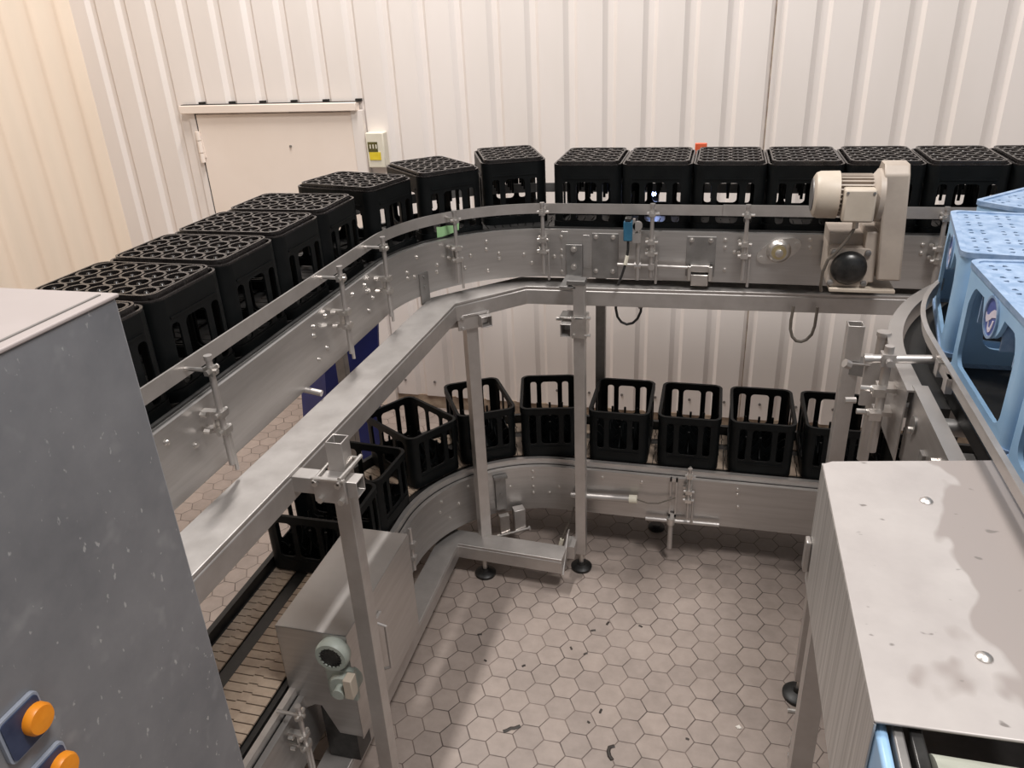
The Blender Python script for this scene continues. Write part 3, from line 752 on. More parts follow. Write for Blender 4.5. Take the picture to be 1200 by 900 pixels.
# middle post with strap up to the conveyor panel
px_, py_ = -.548, 3.19
l3 = MB().sqtube((px_, py_, .10), (px_, py_, 1.545), .05, .05, .004).build('leg', M['steel_tube'], FR, .0015)
frame_foot(l3, px_, py_)
m = MB(); m.bb(-.633, -.560, Y0-.018, Y0-.008, 1.515, 1.66); m.bb(-.633, -.56, 3.165, Y0-.008, 1.512, 1.522); m.bb(-.60, -.52, 3.16, 3.22, 1.53, 1.55)
sp = m.build('strap_plate', M['steel_dark'], FR, .002)
m = MB()
for z in (1.64, 1.56): m.lathe((-.597, Y0-.018, z), (0, -1, 0), [(0, .014), (.005, .014), (.005, .010), (.014, .008)], 12)
m.build('strap_bolt', M['steel_bright'], sp)
MB().sqtube((px_-.052, 3.30, 1.335), (px_-.052, 3.12, 1.335), .048, .06, .004, open1=True).build('cross_tube', M['steel_tube'], FR, .0015)
m = MB(); m.bb(px_-.03, px_+.035, 3.152, 3.162, 1.295, 1.385); m.bb(px_+.028, px_+.036, 3.15, 3.23, 1.295, 1.385); m.bb(px_-.085, px_+.035, 3.152, 3.235, 1.378, 1.386); m.bb(px_-.03, px_+.035, 3.152, 3.235, 1.29, 1.298)
cp3 = m.build('clamp_plate', M['steel_bright'], FR, .0015)
m = MB()
for z in (1.30, 1.382):
    for x in (px_-.022, px_+.030): m.hexbolt((x, 3.152, z), (0, -1, 0), .009, .012)
    m.cyl((px_+.034, 3.165, z), (px_+.052, 3.165, z), .008, 8)
    m.cyl((px_-.10, 3.165, 1.372), (px_-.07, 3.165, 1.372), .008, 8)
m.build('clamp_bolt', M['steel_bright'], cp3)
# perforated end plate where the bottom beam meets the post
m = MB(); m.plate([(2.985, .105), (3.06, .105), (3.165, .250), (3.125, .250)], [[(2.925+.875*z+.006*cos(a*pi/4), z+.006*sin(a*pi/4)) for a in range(8)] for z in (.145, .17, .195, .22)], lambda u, v, d: (px_-.060+d, u, v), .006)
m.build('end_plate', M['steel_tube'], FR)
MB().bb(-.62, px_-.02, 3.10, 3.19, .118, .19).build('gusset', M['steel_tube'], FR)
rebase(FR, (-.975, 1.70, 0))

# ------------------------------------------------------------------ lower drive unit (cover + motor) on the left
DC = thing('conveyor_drive_unit', 'stainless drive cover with grey-green motor beside the lower conveyor, behind the near leg', 'drive unit')
x0, x1, y0, y1, zt = -1.325, -1.068, 1.72, 2.28, .80
cv = MB()
cv.plate([(x0, .40), (x0, zt), (x1, zt), (x1, .34), (x1-.09, .34), (x1-.14, .46), (x0+.09, .46)], [], lambda u, v, d: (u, y0+d, v), .004)
cv.bb(x0, x1, y0, y1, zt-.004, zt); cv.bb(x1-.004, x1, y0, y1, .33, zt); cv.bb(x0, x0+.004, y0, y1, .56, zt); cv.bb(x0, x1, y1-.004, y1, .56, zt)
cv.build('cover', M['steel'], DC, .0015)
mx_, mz_ = -1.112, .738
mt_ = MB(); mt_.lathe((mx_, y0, mz_), (0, -1, 0), [(0, .054), (.018, .058), (.034, .058), (.042, .053), (.042, .038), (.034, .036)], 28)
mt_.build('motor', M['grey_green'], DC)
m = MB(); m.lathe((mx_, y0-.035, mz_), (0, -1, 0), [(0, .037), (.004, .037)], 24)
for k in range(16):
    a = 2*pi*k/16; m.box((mx_+.034*cos(a), y0-.040, mz_+.034*sin(a)), (.014, .004, .004), Matrix.Rotation(-a, 3, 'Y'))
m.build('fan_grille', M['dark_metal'], DC)
m = MB(); m.lathe((mx_+.02, y0+.02, mz_-.13), (0, -1, 0), [(0, .05), (.05, .05), (.06, .042), (.06, .02), (.09, .02)], 20); m.bb(mx_-.04, mx_+.06, y0-.02, y0, mz_-.20, mz_-.07)
m.build('gearbox', M['grey_green'], DC)
m = MB(); m.bb(mx_+.045, mx_+.075, y0-.07, y0-.03, mz_-.14, mz_-.06); m.build('terminal_box', M['beige_light'], DC, .003)
MB().bb(-1.22, -1.10, y0+.01, y0+.10, .203, .50).build('base_bracket', M['dark_metal'], DC)
m = MB(); m.bb(x1, x1+.012, 1.88, 1.96, .50, .70); m.build('hinge_plate', M['steel_tube'], DC, .002)
m = MB(); m.tube([(x1+.012, 1.90, .70), (x1+.05, 1.90, .69), (x1+.05, 1.90, .50), (x1+.012, 1.90, .48)], .006); m.build('handle', M['steel_tube'], DC)
rebase(DC, (-1.15, 1.76, .2))

# ------------------------------------------------------------------ upper gear motor
GM = thing('gear_motor', 'beige gear motor with upright gearbox bolted to the upper conveyor panel at right', 'motor')
gz, gy = 1.930, 3.14
m = MB(); m.lathe((.349, gy, gz), (1, 0, 0), [(0, .066), (.008, .080), (.022, .086), (.088, .087), (.088, .076)], 32); m.build('fan_cover', M['beige_light'], GM)
m = MB(); m.lathe((.345, gy, gz), (1, 0, 0), [(0, .0), (.0, .058), (.01, .064)], 28); m.build('fan_grille', M['steel_dark'], GM)
m = MB(); m.lathe((.43, gy, gz), (1, 0, 0), [(0, .064), (.125, .064)], 28)
for k in range(28):
    a = 2*pi*k/28
    m.box((.49, gy+.070*cos(a), gz+.070*sin(a)), (.118, .016, .005), Matrix.Rotation(a, 3, 'X'))
m.build('motor_body', M['beige'], GM)
m = MB(); m.bb(.447, .556, gy-.112, gy-.05, gz-.078, gz+.042); m.build('terminal_box', M['beige_light'], GM, .008)
for x in (.457, .546):
    MB().cyl((x, gy-.116, gz+.030), (x, gy-.110, gz+.030), .005, 8).build('terminal_screw', M['steel_dark'], GM)
m = MB(); m.lathe((.548, gy, gz), (1, 0, 0), [(0, .070), (.010, .080), (.022, .096), (.040, .096), (.040, .06)], 28); m.build('motor_flange', M['beige'], GM)
gb = MB()
gb.plate([(gy-.06, gz+.085), (gy-.03, gz+.118), (gy+.05, gz+.118), (gy+.085, gz+.08), (gy+.085, 1.62), (gy-.06, 1.62)], [], lambda u, v, d: (.580+d+.10*max(0, 1.9-v), u, v), .084)
gb.build('gearbox', M['beige'], GM, .007)
m = MB(); m.bb(.555, .605, gy-.03, gy+.15, 1.60, 1.80); m.build('gearbox_flank', M['beige'], GM, .006)
m = MB(); m.plate(rrect(.508, 1.660, .150, .150, .016), [], lambda u, v, d: (u, gy-.035+d, v), .21); m.bb(.435, .58, gy+.03, Y0, 1.70, 1.775); m.build('output_housing', M['beige'], GM, .004)
m = MB(); m.lathe((.508, gy-.035, 1.660), (0, -1, 0), [(0, .066), (.012, .064), (.024, .055), (.033, .038), (.037, .018), (.038, 0)], 28); m.build('end_cap', M['dark_metal'], GM)
for sx in (-1, 1):
    for sz in (-1, 1): MB().lathe((.508+sx*.060, gy-.035, 1.660+sz*.060), (0, -1, 0), [(0, .012), (.010, .011), (.012, .006)], 10).build('housing_bolt', M['steel_dark'], GM)
m = MB(); m.bb(.445, .68, gy-.06, Y0, 1.570, 1.583); m.build('base_plate', M['beige_light'], GM, .002)
m = MB(); m.tube([(.502, gy-.08, gz-.078), (.498, gy-.08, gz-.11), (.48, gy-.08, gz-.15), (.45, gy-.075, gz-.20), (.425, gy-.07, 1.70), (.414, gy-.06, 1.65), (.414, gy-.05, 1.59), (.42, gy-.04, 1.565)], .006); m.build('motor_cable', M['cable_grey'], GM)
m = MB(); m.cyl((.502, gy-.08, gz-.105), (.502, gy-.08, gz-.074), .011, 10); m.build('cable_gland', M['beige_light'], GM)
m = MB(); m.tube([(.345, 3.29, 1.43), (.34, 3.28, 1.37), (.342, 3.28, 1.33), (.352, 3.27, 1.30), (.37, 3.27, 1.282), (.39, 3.27, 1.28), (.41, 3.27, 1.29), (.428, 3.27, 1.315), (.437, 3.28, 1.35), (.44, 3.29, 1.43)], .0065); m.build('cable_loop', M['cable_grey'], GM)
rebase(GM, (.56, 3.2, 1.57))

# ------------------------------------------------------------------ photo sensor on the upper conveyor
PS = thing('photoelectric_sensor', 'small teal blue sensor with black lead on the upper conveyor panel', 'sensor')
MB().bb(-.372, -.335, Y0-.09, Y0-.055, 1.700, 1.785).build('housing', M['sensor_blue'], PS, .004)
MB().bb(-.367, -.340, Y0-.092, Y0-.053, 1.785, 1.80).build('cap', M['dark_metal'], PS, .003)
m = MB(); m.cyl((-.312, Y0-.05, 1.52), (-.312, Y0-.05, 1.76), .010, 12); m.bb(-.335, -.30, Y0-.075, Y0-.04, 1.69, 1.73); m.bb(-.335, -.325, Y0-.07, Y0-.05, 1.72, 1.79); m.cyl((-.315, Y0-.07, 1.76), (-.315, Y0-.05, 1.76), .02, 12); m.build('mounting_rod', M['steel_tube'], PS)
m = MB(); m.cyl((-.40, Y0-.045, 1.585), (-.10, Y0-.045, 1.580), .007, 10); m.lathe((-.252, Y0-.05, 1.583), (0, -1, 0), [(0, .014), (.02, .014)], 10); m.cyl((-.326, Y0-.045, 1.583), (-.298, Y0-.045, 1.583), .016, 10); m.build('cross_rod', M['steel_tube'], PS)
m = MB(); m.tube([(-.353, Y0-.073, 1.702), (-.352, Y0-.075, 1.66), (-.358, Y0-.08, 1.61), (-.375, Y0-.085, 1.55), (-.392, Y0-.09, 1.505)], .0055); m.build('lead', M['cable_black'], PS)
m = MB(); m.cyl((-.354, Y0-.077, 1.635), (-.362, Y0-.081, 1.595), .008, 8); m.build('lead_marker', M['white_plastic'], PS)
m = MB(); m.tube([(-.41, 3.36, 1.40), (-.411, 3.36, 1.36), (-.403, 3.36, 1.32), (-.385, 3.36, 1.295), (-.36, 3.36, 1.285), (-.333, 3.36, 1.293), (-.312, 3.36, 1.315), (-.298, 3.36, 1.35), (-.295, 3.36, 1.40)], .006); m.build('lead_loop', M['cable_black'], PS)
MB().cyl((-.31, 3.36, 1.375), (-.28, 3.36, 1.39), .014, 10).build('lead_plug', M['steel_dark'], PS)
rebase(PS, (-.35, Y0-.07, 1.52))

# small light and orange reflector behind the back row
LX, LZ = -.299, 1.783
LS = thing('light_barrier_lamp', 'small round lamp glowing blue-white behind the second crate of the back row', 'lamp')
m = MB(); m.cyl((LX, 3.865, LZ), (LX, 3.93, LZ), .022, 16); m.bb(LX-.025, LX+.025, 3.88, 3.93, 1.62, LZ-.01); m.build('housing', M['dark_metal'], LS)
m = MB(); m.lathe((LX, 3.865, LZ), (0, -1, 0), [(0, .0215), (.004, .019), (.008, .011), (.009, 0)], 16); m.build('lens', M['led'], LS)
rebase(LS, (LX, 3.9, 1.62))
OR = thing('orange_reflector', 'tiny orange-red reflector peeking between the back-row crates', 'reflector')
MB().bb(-.115, -.060, 3.92, 3.935, 1.93, 2.00).build('reflector_plate', M['orange_red'], OR, .003)
MB().bb(-.095, -.080, 3.925, 3.94, 1.62, 1.95).build('holder', M['steel_dark'], OR)
rebase(OR, (-.09, 3.93, 1.62))

# ------------------------------------------------------------------ navy folded panel standing behind the left conveyor
NP = thing('navy_sheet_panel', 'tall navy blue folded sheet panel standing behind the left conveyors', 'panel')
m = MB(); zz = 1.42
lean = .10
def npf(x, y, z): return (x+lean*z, y, z)
def slab(xa, ya, xb, yb):
    m.add([npf(xa, ya, 0), npf(xb, yb, 0), npf(xb, yb+.02, 0), npf(xa, ya+.02, 0), npf(xa, ya, zz), npf(xb, yb, zz), npf(xb, yb+.02, zz), npf(xa, ya+.02, zz)], [(0,3,2,1),(4,5,6,7),(0,1,5,4),(1,2,6,5),(2,3,7,6),(3,0,4,7)])
slab(-2.55, 4.02, -2.29, 3.86)
m.build('left_leaf', M['navy'], NP)
m = MB(); slab(-2.29, 3.86, -2.00, 4.00); m.build('right_leaf', M['navy'], NP)
rebase(NP, (-2.29, 3.9, 0))

# ------------------------------------------------------------------ right conveyor with pale blue crates
RC = thing('blue_crate_conveyor', 'curved stainless conveyor at the right carrying pale blue crates', 'conveyor')
QX, QY = 1.585, 2.12
def rframes(y0, na=32):
    out = [lambda d, z, y=y: Vector((QX-d, y, z)) for y in (y0, (y0+QY)/2)]
    for k in range(na+1):
        a = radians(180-90*k/na); out.append(lambda d, z, a=a: Vector((QX+d*cos(a), QY+d*sin(a), z)))
    return out
rf = rframes(.55); rfc = rframes(1.93)
m = MB(); m.sweep(rfc, [(1.088, 1.50), (1.092, 1.50), (1.092, 1.705), (1.052, 1.705), (1.052, 1.700), (1.088, 1.700)]); m.build('curved_side_panel', M['steel'], RC)
m = MB(); m.sweep([lambda d, z, y=y: Vector((QX-d, y, z)) for y in (1.54, 1.955)], [(1.070, 1.50), (1.075, 1.50), (1.075, 1.709), (1.040, 1.709), (1.040, 1.7055), (1.070, 1.7055)]); rp = m.build('side_panel', M['steel'], RC)
m = MB(); m.sweep(rf, [(1.005, 1.742), (1.010, 1.742), (1.010, 1.780), (1.005, 1.780)]); m.sweep(rf, [(1.010, 1.776), (1.018, 1.776), (1.018, 1.780), (1.010, 1.780)]); m.build('guide_rail', M['steel_tube'], RC)
m = MB(); m.sweep(rf, [(.50, 1.66), (.985, 1.66), (.985, 1.700), (.50, 1.700)]); m.sweep(rfc, [(.985, 1.60), (1.046, 1.60), (1.046, 1.66), (.985, 1.66)]); m.build('belt', M['dark_guide'], RC)
m = MB(); m.sweep(rf, [(.46, 1.50), (.465, 1.50), (.465, 1.705), (.46, 1.705)]); m.build('far_side_panel', M['steel_dark'], RC)
for y in (1.75, 2.0):
    MB().bb(QX-1.083, QX-.46, y-.015, y+.015, 1.60, 1.63).build('cross_member', M['steel_dark'], RC)
MB().cyl((QX-1.08, 1.87, 1.64), (QX-.48, 1.87, 1.64), .022, 16).build('idler_roller', M['steel_dark'], RC)
# leg post with open top, foot
lg = MB().sqtube((.463, 2.545, .10), (.463, 2.545, 1.645), .05, .05, .004, open1=True).build('leg', M['steel_tube'], RC, .0015)
m = MB(); m.lathe((.463, 2.545, 0), (0, 0, 1), [(0, .062), (.016, .064), (.024, .054), (.03, .022), (.05, .018)], 24); m.build('foot', M['black_rubber'], lg)
MB().cyl((.463, 2.545, .03), (.463, 2.545, .12), .012, 12).build('foot_spindle', M['steel_bright'], lg)
lg2 = MB().sqtube((1.15, 1.2, .03), (1.15, 1.2, 1.5), .05, .05).build('leg', M['steel_tube'], RC, .0015)
MB().sqtube((.463, 2.545, 1.50), (1.2, 2.3, 1.50), .05, .05).build('cross_tube', M['steel_dark'], RC)
# pipe post carrying the rail arm
pm = MB().cyl((.500, 2.31, 1.28), (.500, 2.31, 1.70), .017, 16).build('pipe_post', M['steel_tube'], RC)
MB().cyl((.500, 2.31, 1.70), (.500, 2.31, 1.712), .020, 16).build('pipe_cap', M['steel_tube'], pm)
m = MB(); m.cyl((.405, 2.045, 1.735), (.585, 2.045, 1.745), .0115, 14); m.cyl((.405, 2.045, 1.735), (.425, 2.045, 1.736), .014, 14); m.build('rail_arm', M['steel_tube'], RC)
m = MB(); m.cyl((.462, 2.045, 1.46), (.462, 2.045, 1.775), .012, 14); m.box((.462, 2.045, 1.738), (.034, .032, .034)); m.cyl((.462, 2.01, 1.738), (.462, 2.08, 1.738), .009, 8); m.build('arm_post', M['steel_tube'], RC)
for z in (1.655, 1.585):
    m = MB(); m.box((.476, 2.05, z), (.055, .05, .012)); m.cyl((.43, 2.03, z), (.45, 2.03, z), .012, 8); m.cyl((.405, 2.035, z), (.44, 2.035, z), .008, 8); m.box((.448, 2.02, z), (.03, .03, .022)); m.build('post_clamp', M['steel_bright'], RC)
m = MB(); m.box((.470, 2.20, 1.60), (.06, .012, .15)); m.cyl((.45, 2.19, 1.655), (.39, 2.17, 1.665), .004, 8); m.cyl((.395, 2.17, 1.660), (.38, 2.165, 1.668), .013, 8); m.cyl((.43, 2.195, 1.54), (.40, 2.19, 1.54), .010, 8); m.build('leg_clamp_plate', M['steel_tube'], RC)
m = MB(); m.box((.575, 1.93, 1.752), (.014, .10, .02)); m.box((.572, 1.90, 1.742), (.016, .03, .04)); m.box((.572, 1.99, 1.745), (.016, .03, .04)); m.build('rail_splice', M['steel_tube'], RC)
for y, z in ((1.88, 1.62), (1.72, 1.60), (1.66, 1.66)): MB().cyl((QX-1.075, y, z), (QX-1.087, y, z), .009, 8).build('panel_bolt', M['steel_bright'], rp)
m = MB(); m.cyl((.845, 2.93, 1.735), (.775, 2.90, 1.745), .013, 12); m.cyl((.845, 2.93, 1.735), (.862, 2.94, 1.732), .019, 10); m.cyl((.83, 2.925, 1.55), (.83, 2.925, 1.76), .010, 10); m.build('rail_bracket', M['steel_tube'], RC)
rebase(RC, (.463, 2.545, 0))

def blue_crate_meshes(W=.345, L=.475, H=.292):
    r = .03; t = .010; b = MB()
    wS, wL = W-2*r, L-2*r
    # long side: rim band with an oval boss, one wide arched opening, posts and a foot band
    opening = []
    hw = wL/2-.028
    for k in range(33):           # top edge of the opening dips under the boss
        u = hw-2*hw*k/32
        dip = .058*max(0, 1-(u/.075)**2)**.6 if abs(u) < .075 else 0
        opening.append((u, .246-dip*1.15-.05*(max(0, abs(u)-hw+.04)/.04)**2))
    for k in range(7):
        a = radians(180+90*k/6); opening.append((-hw+.035+.035*cos(a), .07+.035*sin(a)))
    for k in range(7):
        a = radians(270+90*k/6); opening.append((hw-.035+.035*cos(a), .07+.035*sin(a)))
    def side(fn, w, holes): b.plate([(-w/2, 0), (w/2, 0), (w/2, H-.012), (-w/2, H-.012)], holes, fn, t)
    side(lambda u, v, d: (-W/2+d, -u, v), wL, [opening]); side(lambda u, v, d: (W/2-d, u, v), wL, [opening])
    hS = [rrect(0, .135, wS-.07, .16, .035)]
    side(lambda u, v, d: (u, -L/2+d, v), wS, hS); side(lambda u, v, d: (-u, L/2-d, v), wS, hS)
    for sx in (1, -1):
        for sy in (1, -1):
            cx, cy = sx*(W/2-r), sy*(L/2-r); vs = []; n = 6
            for z in (0, H-.012):
                for q in (r, r-t):
                    for k in range(n+1):
                        a = radians(90*k/n); vs.append((cx+sx*q*cos(a), cy+sy*q*sin(a), z))
            k1 = n+1; fs = []
            for k in range(n):
                fs += [(k, k+1, 2*k1+k+1, 2*k1+k), (k1+k, 3*k1+k, 3*k1+k+1, k1+k+1), (k, k1+k, k1+k+1, k+1), (2*k1+k, 2*k1+k+1, 3*k1+k+1, 3*k1+k)]
            b.add(vs, fs)
    rim = MB(); rim.plate(rrect(0, 0, W+.006, L+.006, r, 6), [rrect(0, 0, W-.024, L-.024, r-.01, 6)], lambda u, v, d: (u, v, H-.014+d), .014)
    frim = MB(); frim.plate(rrect(0, 0, W+.008, L+.008, r, 6), [rrect(0, 0, W-.02, L-.02, r-.008, 6)], lambda u, v, d: (u, v, d), .012)
    lat = MB(); nx, ny = 4, 5; px, py = (W-.024)/nx, (L-.024)/ny
    holes = []
    for i in range(nx):
        for j in range(ny):
            cx, cy = -W/2+.012+px*(i+.5), -L/2+.012+py*(j+.5)
            for q in range(4):
                a0 = q*pi/2
                pts = [(cx+.008*cos(a0+pi/4)+s_*cos(a0+t_), cy+.008*sin(a0+pi/4)+s_*sin(a0+t_)) for s_, t_ in ((.005, .5), (.017, .35), (.019, .785), (.017, 1.22), (.005, 1.07))]
                holes.append(pts)
    lat.plate(rrect(0, 0, W-.024, L-.024, r-.01, 6), holes, lambda u, v, d: (u, v, H-.012+d), .008)
    dv = MB()
    for i in range(1, nx): dv.box((-W/2+.012+px*i, 0, H-.075), (.005, L-.03, .11))
    for j in range(1, ny): dv.box((0, -L/2+.012+py*j, H-.075), (W-.03, .005, .11))
    # oval boss and emblem, one per long side
    extra = []
    for sx in (-1, 1):
        bosses, ovals, figs = MB(), MB(), MB()
        def o(u, v, d, sx=sx): return (sx*(W/2+d), sx*u, v)
        el = lambda a_, b_, cv=.226: [(a_*cos(2*pi*k/28), cv+b_*sin(2*pi*k/28)) for k in range(28)]
        bosses.plate(el(.046, .050), [el(.040, .044)], lambda u, v, d: o(u, v, d-.001), .006)
        ovals.plate(el(.040, .044), [], lambda u, v, d: o(u, v, d-.001), .002)
        # pale slanting animal-like figure with a curl below
        fig = [(-.034, .236), (-.022, .232), (-.006, .226), (.010, .214), (.026, .205), (.034, .212), (.037, .226), (.030, .222), (.016, .226), (.004, .238), (-.010, .247), (-.026, .250), (-.034, .246)]
        figs.plate([(-u, v) for u, v in fig], [], lambda u, v, d: o(u, v, d+.0008), .0015)
        cur = [(-.022, .224), (-.013, .222), (-.008, .210), (-.002, .199), (.006, .200), (.009, .212), (.014, .211), (.012, .195), (.003, .188), (-.008, .193), (-.016, .207)]
        figs.plate([(-u, v) for u, v in cur], [], lambda u, v, d: o(u, v, d+.0008), .0015)
        extra.append([('emblem_boss', bosses.mesh('emblem_boss', M['blue_lattice'])), ('emblem_oval', ovals.mesh('emblem_oval', M['logo_blue'])), ('emblem_figure', figs.mesh('emblem_figure', M['logo_white']))])
    return [('body', b.mesh('body', M['blue_crate'])), ('rim', rim.mesh('rim', M['blue_lattice'])), ('bottom_lattice', lat.mesh('bottom_lattice', M['blue_lattice'])), ('bottle_divider', dv.mesh('bottle_divider', M['blue_lattice'])), ('foot_rim', frim.mesh('foot_rim', M['blue_lattice']))], extra
bp_ = None
BM_, BX_ = blue_crate_meshes()
def blue(x, y, rz, label):
    global bp_
    if bp_ is None:
        bp_ = bpy.data.objects.new('bottle_crate', None); COL.objects.link(bp_)
        for nm, me in BM_:
            o = bpy.data.objects.new(nm, me); COL.objects.link(o); o.parent = bp_
        for es in BX_:
            q = bp_
            for nm, me in es:
                o = bpy.data.objects.new(nm, me); COL.objects.link(o); o.parent = q
                if q is bp_: q = o
        c = bp_
    else: c = copy_tree(bp_)
    c.location = (x, y, 1.7005); c.rotation_euler = (0, 0, radians(rz)); return tag(c, label, 'crate', 'pale blue crates on the right conveyor')
blue(.625+.1725, 1.875, 0, 'pale blue crate with an oval emblem on its side, behind the steel box')
blue(.831, 2.380, -9.5, 'pale blue crate right behind the one with the oval emblem')
blue(1.090, 2.83, -45, 'pale blue crate farthest along the right conveyor, in front of the black row')
blue(.625+.1725, 1.392, 0, 'pale blue crate at the right edge beside the steel box')

# ------------------------------------------------------------------ foreground steel box with roller
SB = thing('roller_drive_box', 'large stainless box with stained top in the right foreground', 'machine housing')
bx0, bx1, by0, by1, bz0, bz1 = .254, .597, .845, 1.532, 1.40, 1.712
m = MB(); m.plate([(bx0, by0), (bx1, by0+.01), (bx1, by1+.065), (bx0+.02, by1+.004), (bx0, by1-.01)], [], lambda u, v, d: (u, v, bz1-.005+d), .005); m.build('top', M['box_top'], SB, .003)
m = MB(); m.bb(bx0, bx0+.004, by0, by1, bz0, bz1-.005); m.build('side', M['galv'], SB, .001)
m = MB(); m.bb(bx0+.004, bx1, by1-.004, by1, bz0, bz1-.005); m.build('back', M['steel'], SB)
for x, y in ((.432, 1.412), (.427, .998)): MB().lathe((x, y, bz1), (0, 0, 1), [(0, .012), (.002, .012), (.006, .007), (.007, 0)], 14).build('dome_screw', M['steel_bright'], SB)
m = MB(); m.cyl((.322, by0-.056, 1.661), (.60, by0-.056, 1.661), .047, 32); m.build('roller', M['roller'], SB)
m = MB(); m.bb(.300, .318, by0-.085, by0+.05, 1.55, 1.700); m.lathe((.300, by0-.055, 1.655), (-1, 0, 0), [(0, .018), (.006, .018), (.006, .010), (.018, .010)], 6); m.build('roller_bearing', M['dark_metal'], SB, .004)
m = MB(); m.bb(.279, .294, by0-.08, by0+.05, 1.54, 1.698); m.build('end_bracket', M['steel_dark'], SB, .003)
m = MB(); m.bb(.2585, .275, by0-.07, by0+.02, 1.57, 1.695); m.build('end_guard', M['blue_crate'], SB, .006)
m = MB(); m.bb(bx0-.012, bx0, 1.50, 1.53, 1.44, 1.52); m.build('edge_clip', M['steel_tube'], SB, .003)
for x, y in ((.30, 1.49), (.58, .95)):
    MB().sqtube((x, y, .03), (x, y, bz0+.02), .05, .05).build('leg', M['steel_tube'], SB, .0015)
MB().bb(.28, .60, .93, 1.50, bz0, bz0+.02).build('base_tray', M['steel_dark'], SB)

# rail bracket clamped to the outside of the steel box's leg
xr, yr = .316, 1.60
cr = MB().cyl((xr, yr, .62), (xr, yr, .90), .008, 12).build('clamp_rod', M['steel_tube'], SB)
MB().cyl((xr, yr, .90), (xr, yr, .965), .012, 14).build('rod_sleeve', M['steel_tube'], cr)
m = MB(); m.cyl((xr-.045, yr, .908), (xr+.022, yr, .908), .007, 10); m.cyl((xr, yr, .885), (xr, yr, .898), .0145, 12); m.build('cross_pin', M['steel_bright'], cr)
for z in (.815, .755):
    m = MB(); m.bb(xr-.014, xr+.014, 1.515, yr+.014, z-.005, z+.005); m.cyl((xr-.03, yr-.01, z), (xr-.014, yr-.01, z), .008, 8); m.build('rod_clamp', M['steel_bright'], cr)

rebase(SB, (.43, 1.2, 0))

# ------------------------------------------------------------------ left foreground control cabinet
CB = thing('control_cabinet', 'speckled grey control cabinet with orange buttons in the left foreground', 'cabinet')
cx1, cy1, cz1 = -.755, .815, 2.288
m = MB(); m.bb(cx1-.42, cx1, .05, cy1, .02, cz1-.004); m.build('body', M['cabinet'], CB, .004)
m = MB(); m.bb(cx1-.425, cx1+.003, .045, cy1+.003, cz1-.004, cz1+.002); m.build('top', M['cabinet_top'], CB, .002)
m = MB(); m.bb(cx1-.018, cx1-.014, .05, cy1-.01, cz1+.002, cz1+.0035); m.build('top_seam', M['steel_dark'], CB)
def rx(y, z): return None
for k, (yb, zb) in enumerate(((.507, 1.864), (.513, 1.772))):
    bz_ = MB(); bz_.plate(rrect(yb-.018, zb, .060, .064, .008), [], lambda u, v, d: (cx1+d, u, v), .006); b_ = bz_.build('button_bezel', M['bezel_rim'], CB, .002)
    m = MB(); m.plate(rrect(yb-.018, zb, .053, .057, .006), [], lambda u, v, d: (cx1+.005+d, u, v), .003); m.build('button_plate', M['bezel'], b_)
    m = MB(); m.lathe((cx1+.007, yb-.004, zb), (1, 0, 0), [(0, .0195), (.008, .0195), (.012, .017), (.013, .0)], 24); m.build('push_button', M['orange'], b_)
m = MB(); m.bb(cx1+.008, cx1+.0092, .482, .487, 1.786, 1.796); m.build('tick_mark', M['white_plastic'], CB)
rebase(CB, (cx1-.21, .43, 0))

# ------------------------------------------------------------------ scraps on the floor
def scrap(x, y, pts, mat, label, w=.006, group='dark scraps on the floor tiles', name='scrap'):
    m = MB(); m.tube([(px+random.uniform(-.001, .001), py, .003) for px, py in pts], w, 6)
    for v in m.v: v.z = max(.0004, v.z*.5)
    o = m.build(name, mat); o.location = (x, y, 0); return tag(o, label, 'litter', group)
scrap(-.655, 2.13, [(-.03, -.01), (-.015, .0), (-.005, .012), (.01, .015), (.03, .03)], M['debris'], 'dark bent scrap on the tiles near the bottom left of the bare floor', .008)
scrap(-.255, 2.115, [(.012, .03), (-.006, .02), (-.008, 0), (.0, -.02), (.012, -.035)], M['debris'], 'dark hook-shaped scrap at the bottom middle of the floor', .008)
scrap(-.375, 1.945, [(-.02, -.02), (-.02, 0), (.0, .012), (.02, .01), (.04, .016)], M['debris'], 'dark curled scrap nearest the lower edge of the floor', .008)
small = [(-.32, 2.30), (-.36, 2.235), (-.685, 2.475), (-.43, 2.60), (-.36, 2.81), (-.21, 2.82), (-.93, 2.62), (-.86, 2.47), (.03, 2.235), (-.5, 2.62), (.04, 2.05), (-.42, 2.75)]
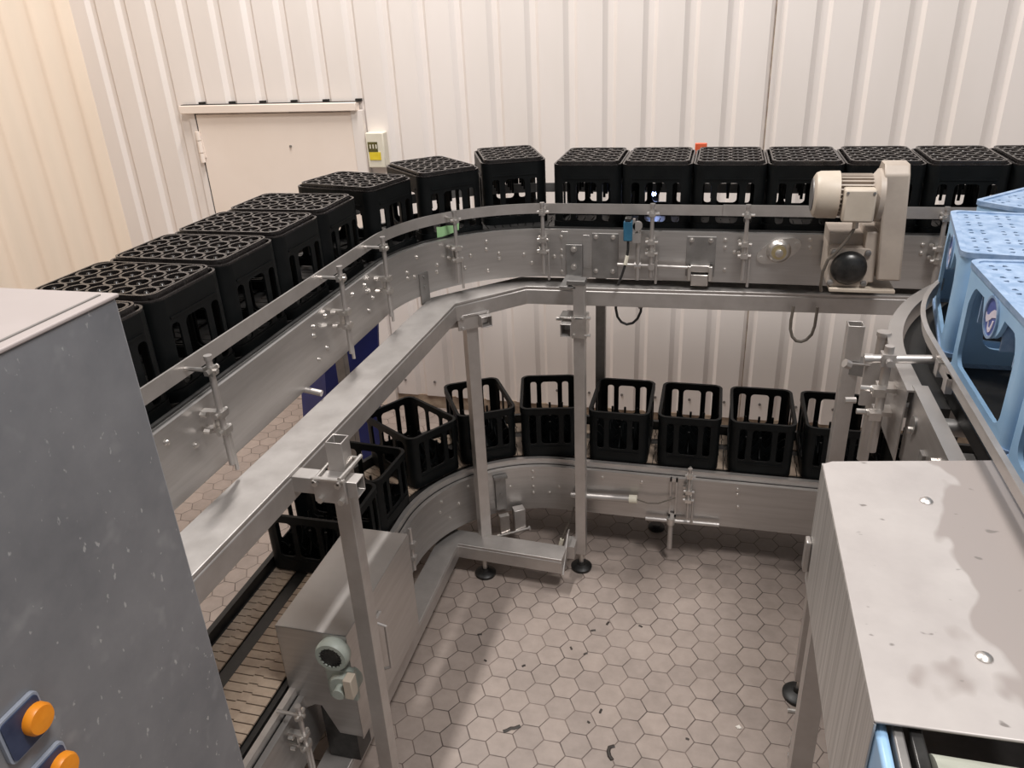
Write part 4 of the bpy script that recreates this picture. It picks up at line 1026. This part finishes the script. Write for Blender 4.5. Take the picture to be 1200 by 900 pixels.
for k, (x, y) in enumerate(small):
    a = random.uniform(0, 6); l = random.uniform(.006, .014)
    scrap(x, y, [(-l*cos(a), -l*sin(a)), (0, .002), (l*cos(a), l*sin(a))], M['debris'], 'tiny dark scrap lying on the hexagon tiles', .005, 'tiny dark scraps on the floor tiles')
scrap(.225, 2.335, [(-.008, -.006), (.002, .004), (.006, -.008)], M['paper'], 'small white paper scrap on the floor at right', .008, None, 'paper_scrap')

# ------------------------------------------------------------------ light, camera
def area(name, loc, target, sx, sy, power, col):
    l = bpy.data.lights.new(name, 'AREA'); l.shape = 'RECTANGLE'; l.size = sx; l.size_y = sy; l.energy = power; l.color = col
    o = bpy.data.objects.new(name, l); COL.objects.link(o); o.location = loc
    d = Vector(target)-Vector(loc); o.rotation_euler = d.to_track_quat('-Z', 'Y').to_euler(); return o
area('hall_light', (-1.76, 3.50, 6.2), (-1.76, 3.50, 0), .16, 1.6, 245, (1.0, .955, .915))
area('hall_light', (1.2, .6, 6.2), (.4, 2.6, 0), 1.0, 1.0, 215, (1.0, .965, .94))
w = bpy.data.worlds.new('hall_air'); SC.world = w; w.use_nodes = True
w.node_tree.nodes['Background'].inputs[0].default_value = (.95, .925, .91, 1); w.node_tree.nodes['Background'].inputs[1].default_value = .32

cam = bpy.data.cameras.new('camera'); co = bpy.data.objects.new('camera', cam); COL.objects.link(co)
F, PITCH, ROLL, YAW = 914.743, radians(25.47068), radians(-2.77227), radians(15.2836)
cam.sensor_fit = 'HORIZONTAL'; cam.sensor_width = 36; cam.lens = F/1200*36; cam.clip_start = .02
fw = Vector((-sin(YAW)*cos(PITCH), cos(YAW)*cos(PITCH), -sin(PITCH))); rt = Vector((cos(YAW), sin(YAW), 0)); upv = rt.cross(fw)
r2 = rt*cos(ROLL)+upv*sin(ROLL); u2 = -rt*sin(ROLL)+upv*cos(ROLL)
mw = Matrix.Identity(4)
for i in range(3): mw[i][0] = r2[i]; mw[i][1] = u2[i]; mw[i][2] = -fw[i]
mw[2][3] = 2.6
co.matrix_world = mw; SC.camera = co
SC.view_settings.view_transform = 'Standard'; SC.view_settings.look = 'None'; SC.view_settings.gamma = 1; SC.view_settings.exposure = 0
SC.view_settings.use_curve_mapping = False
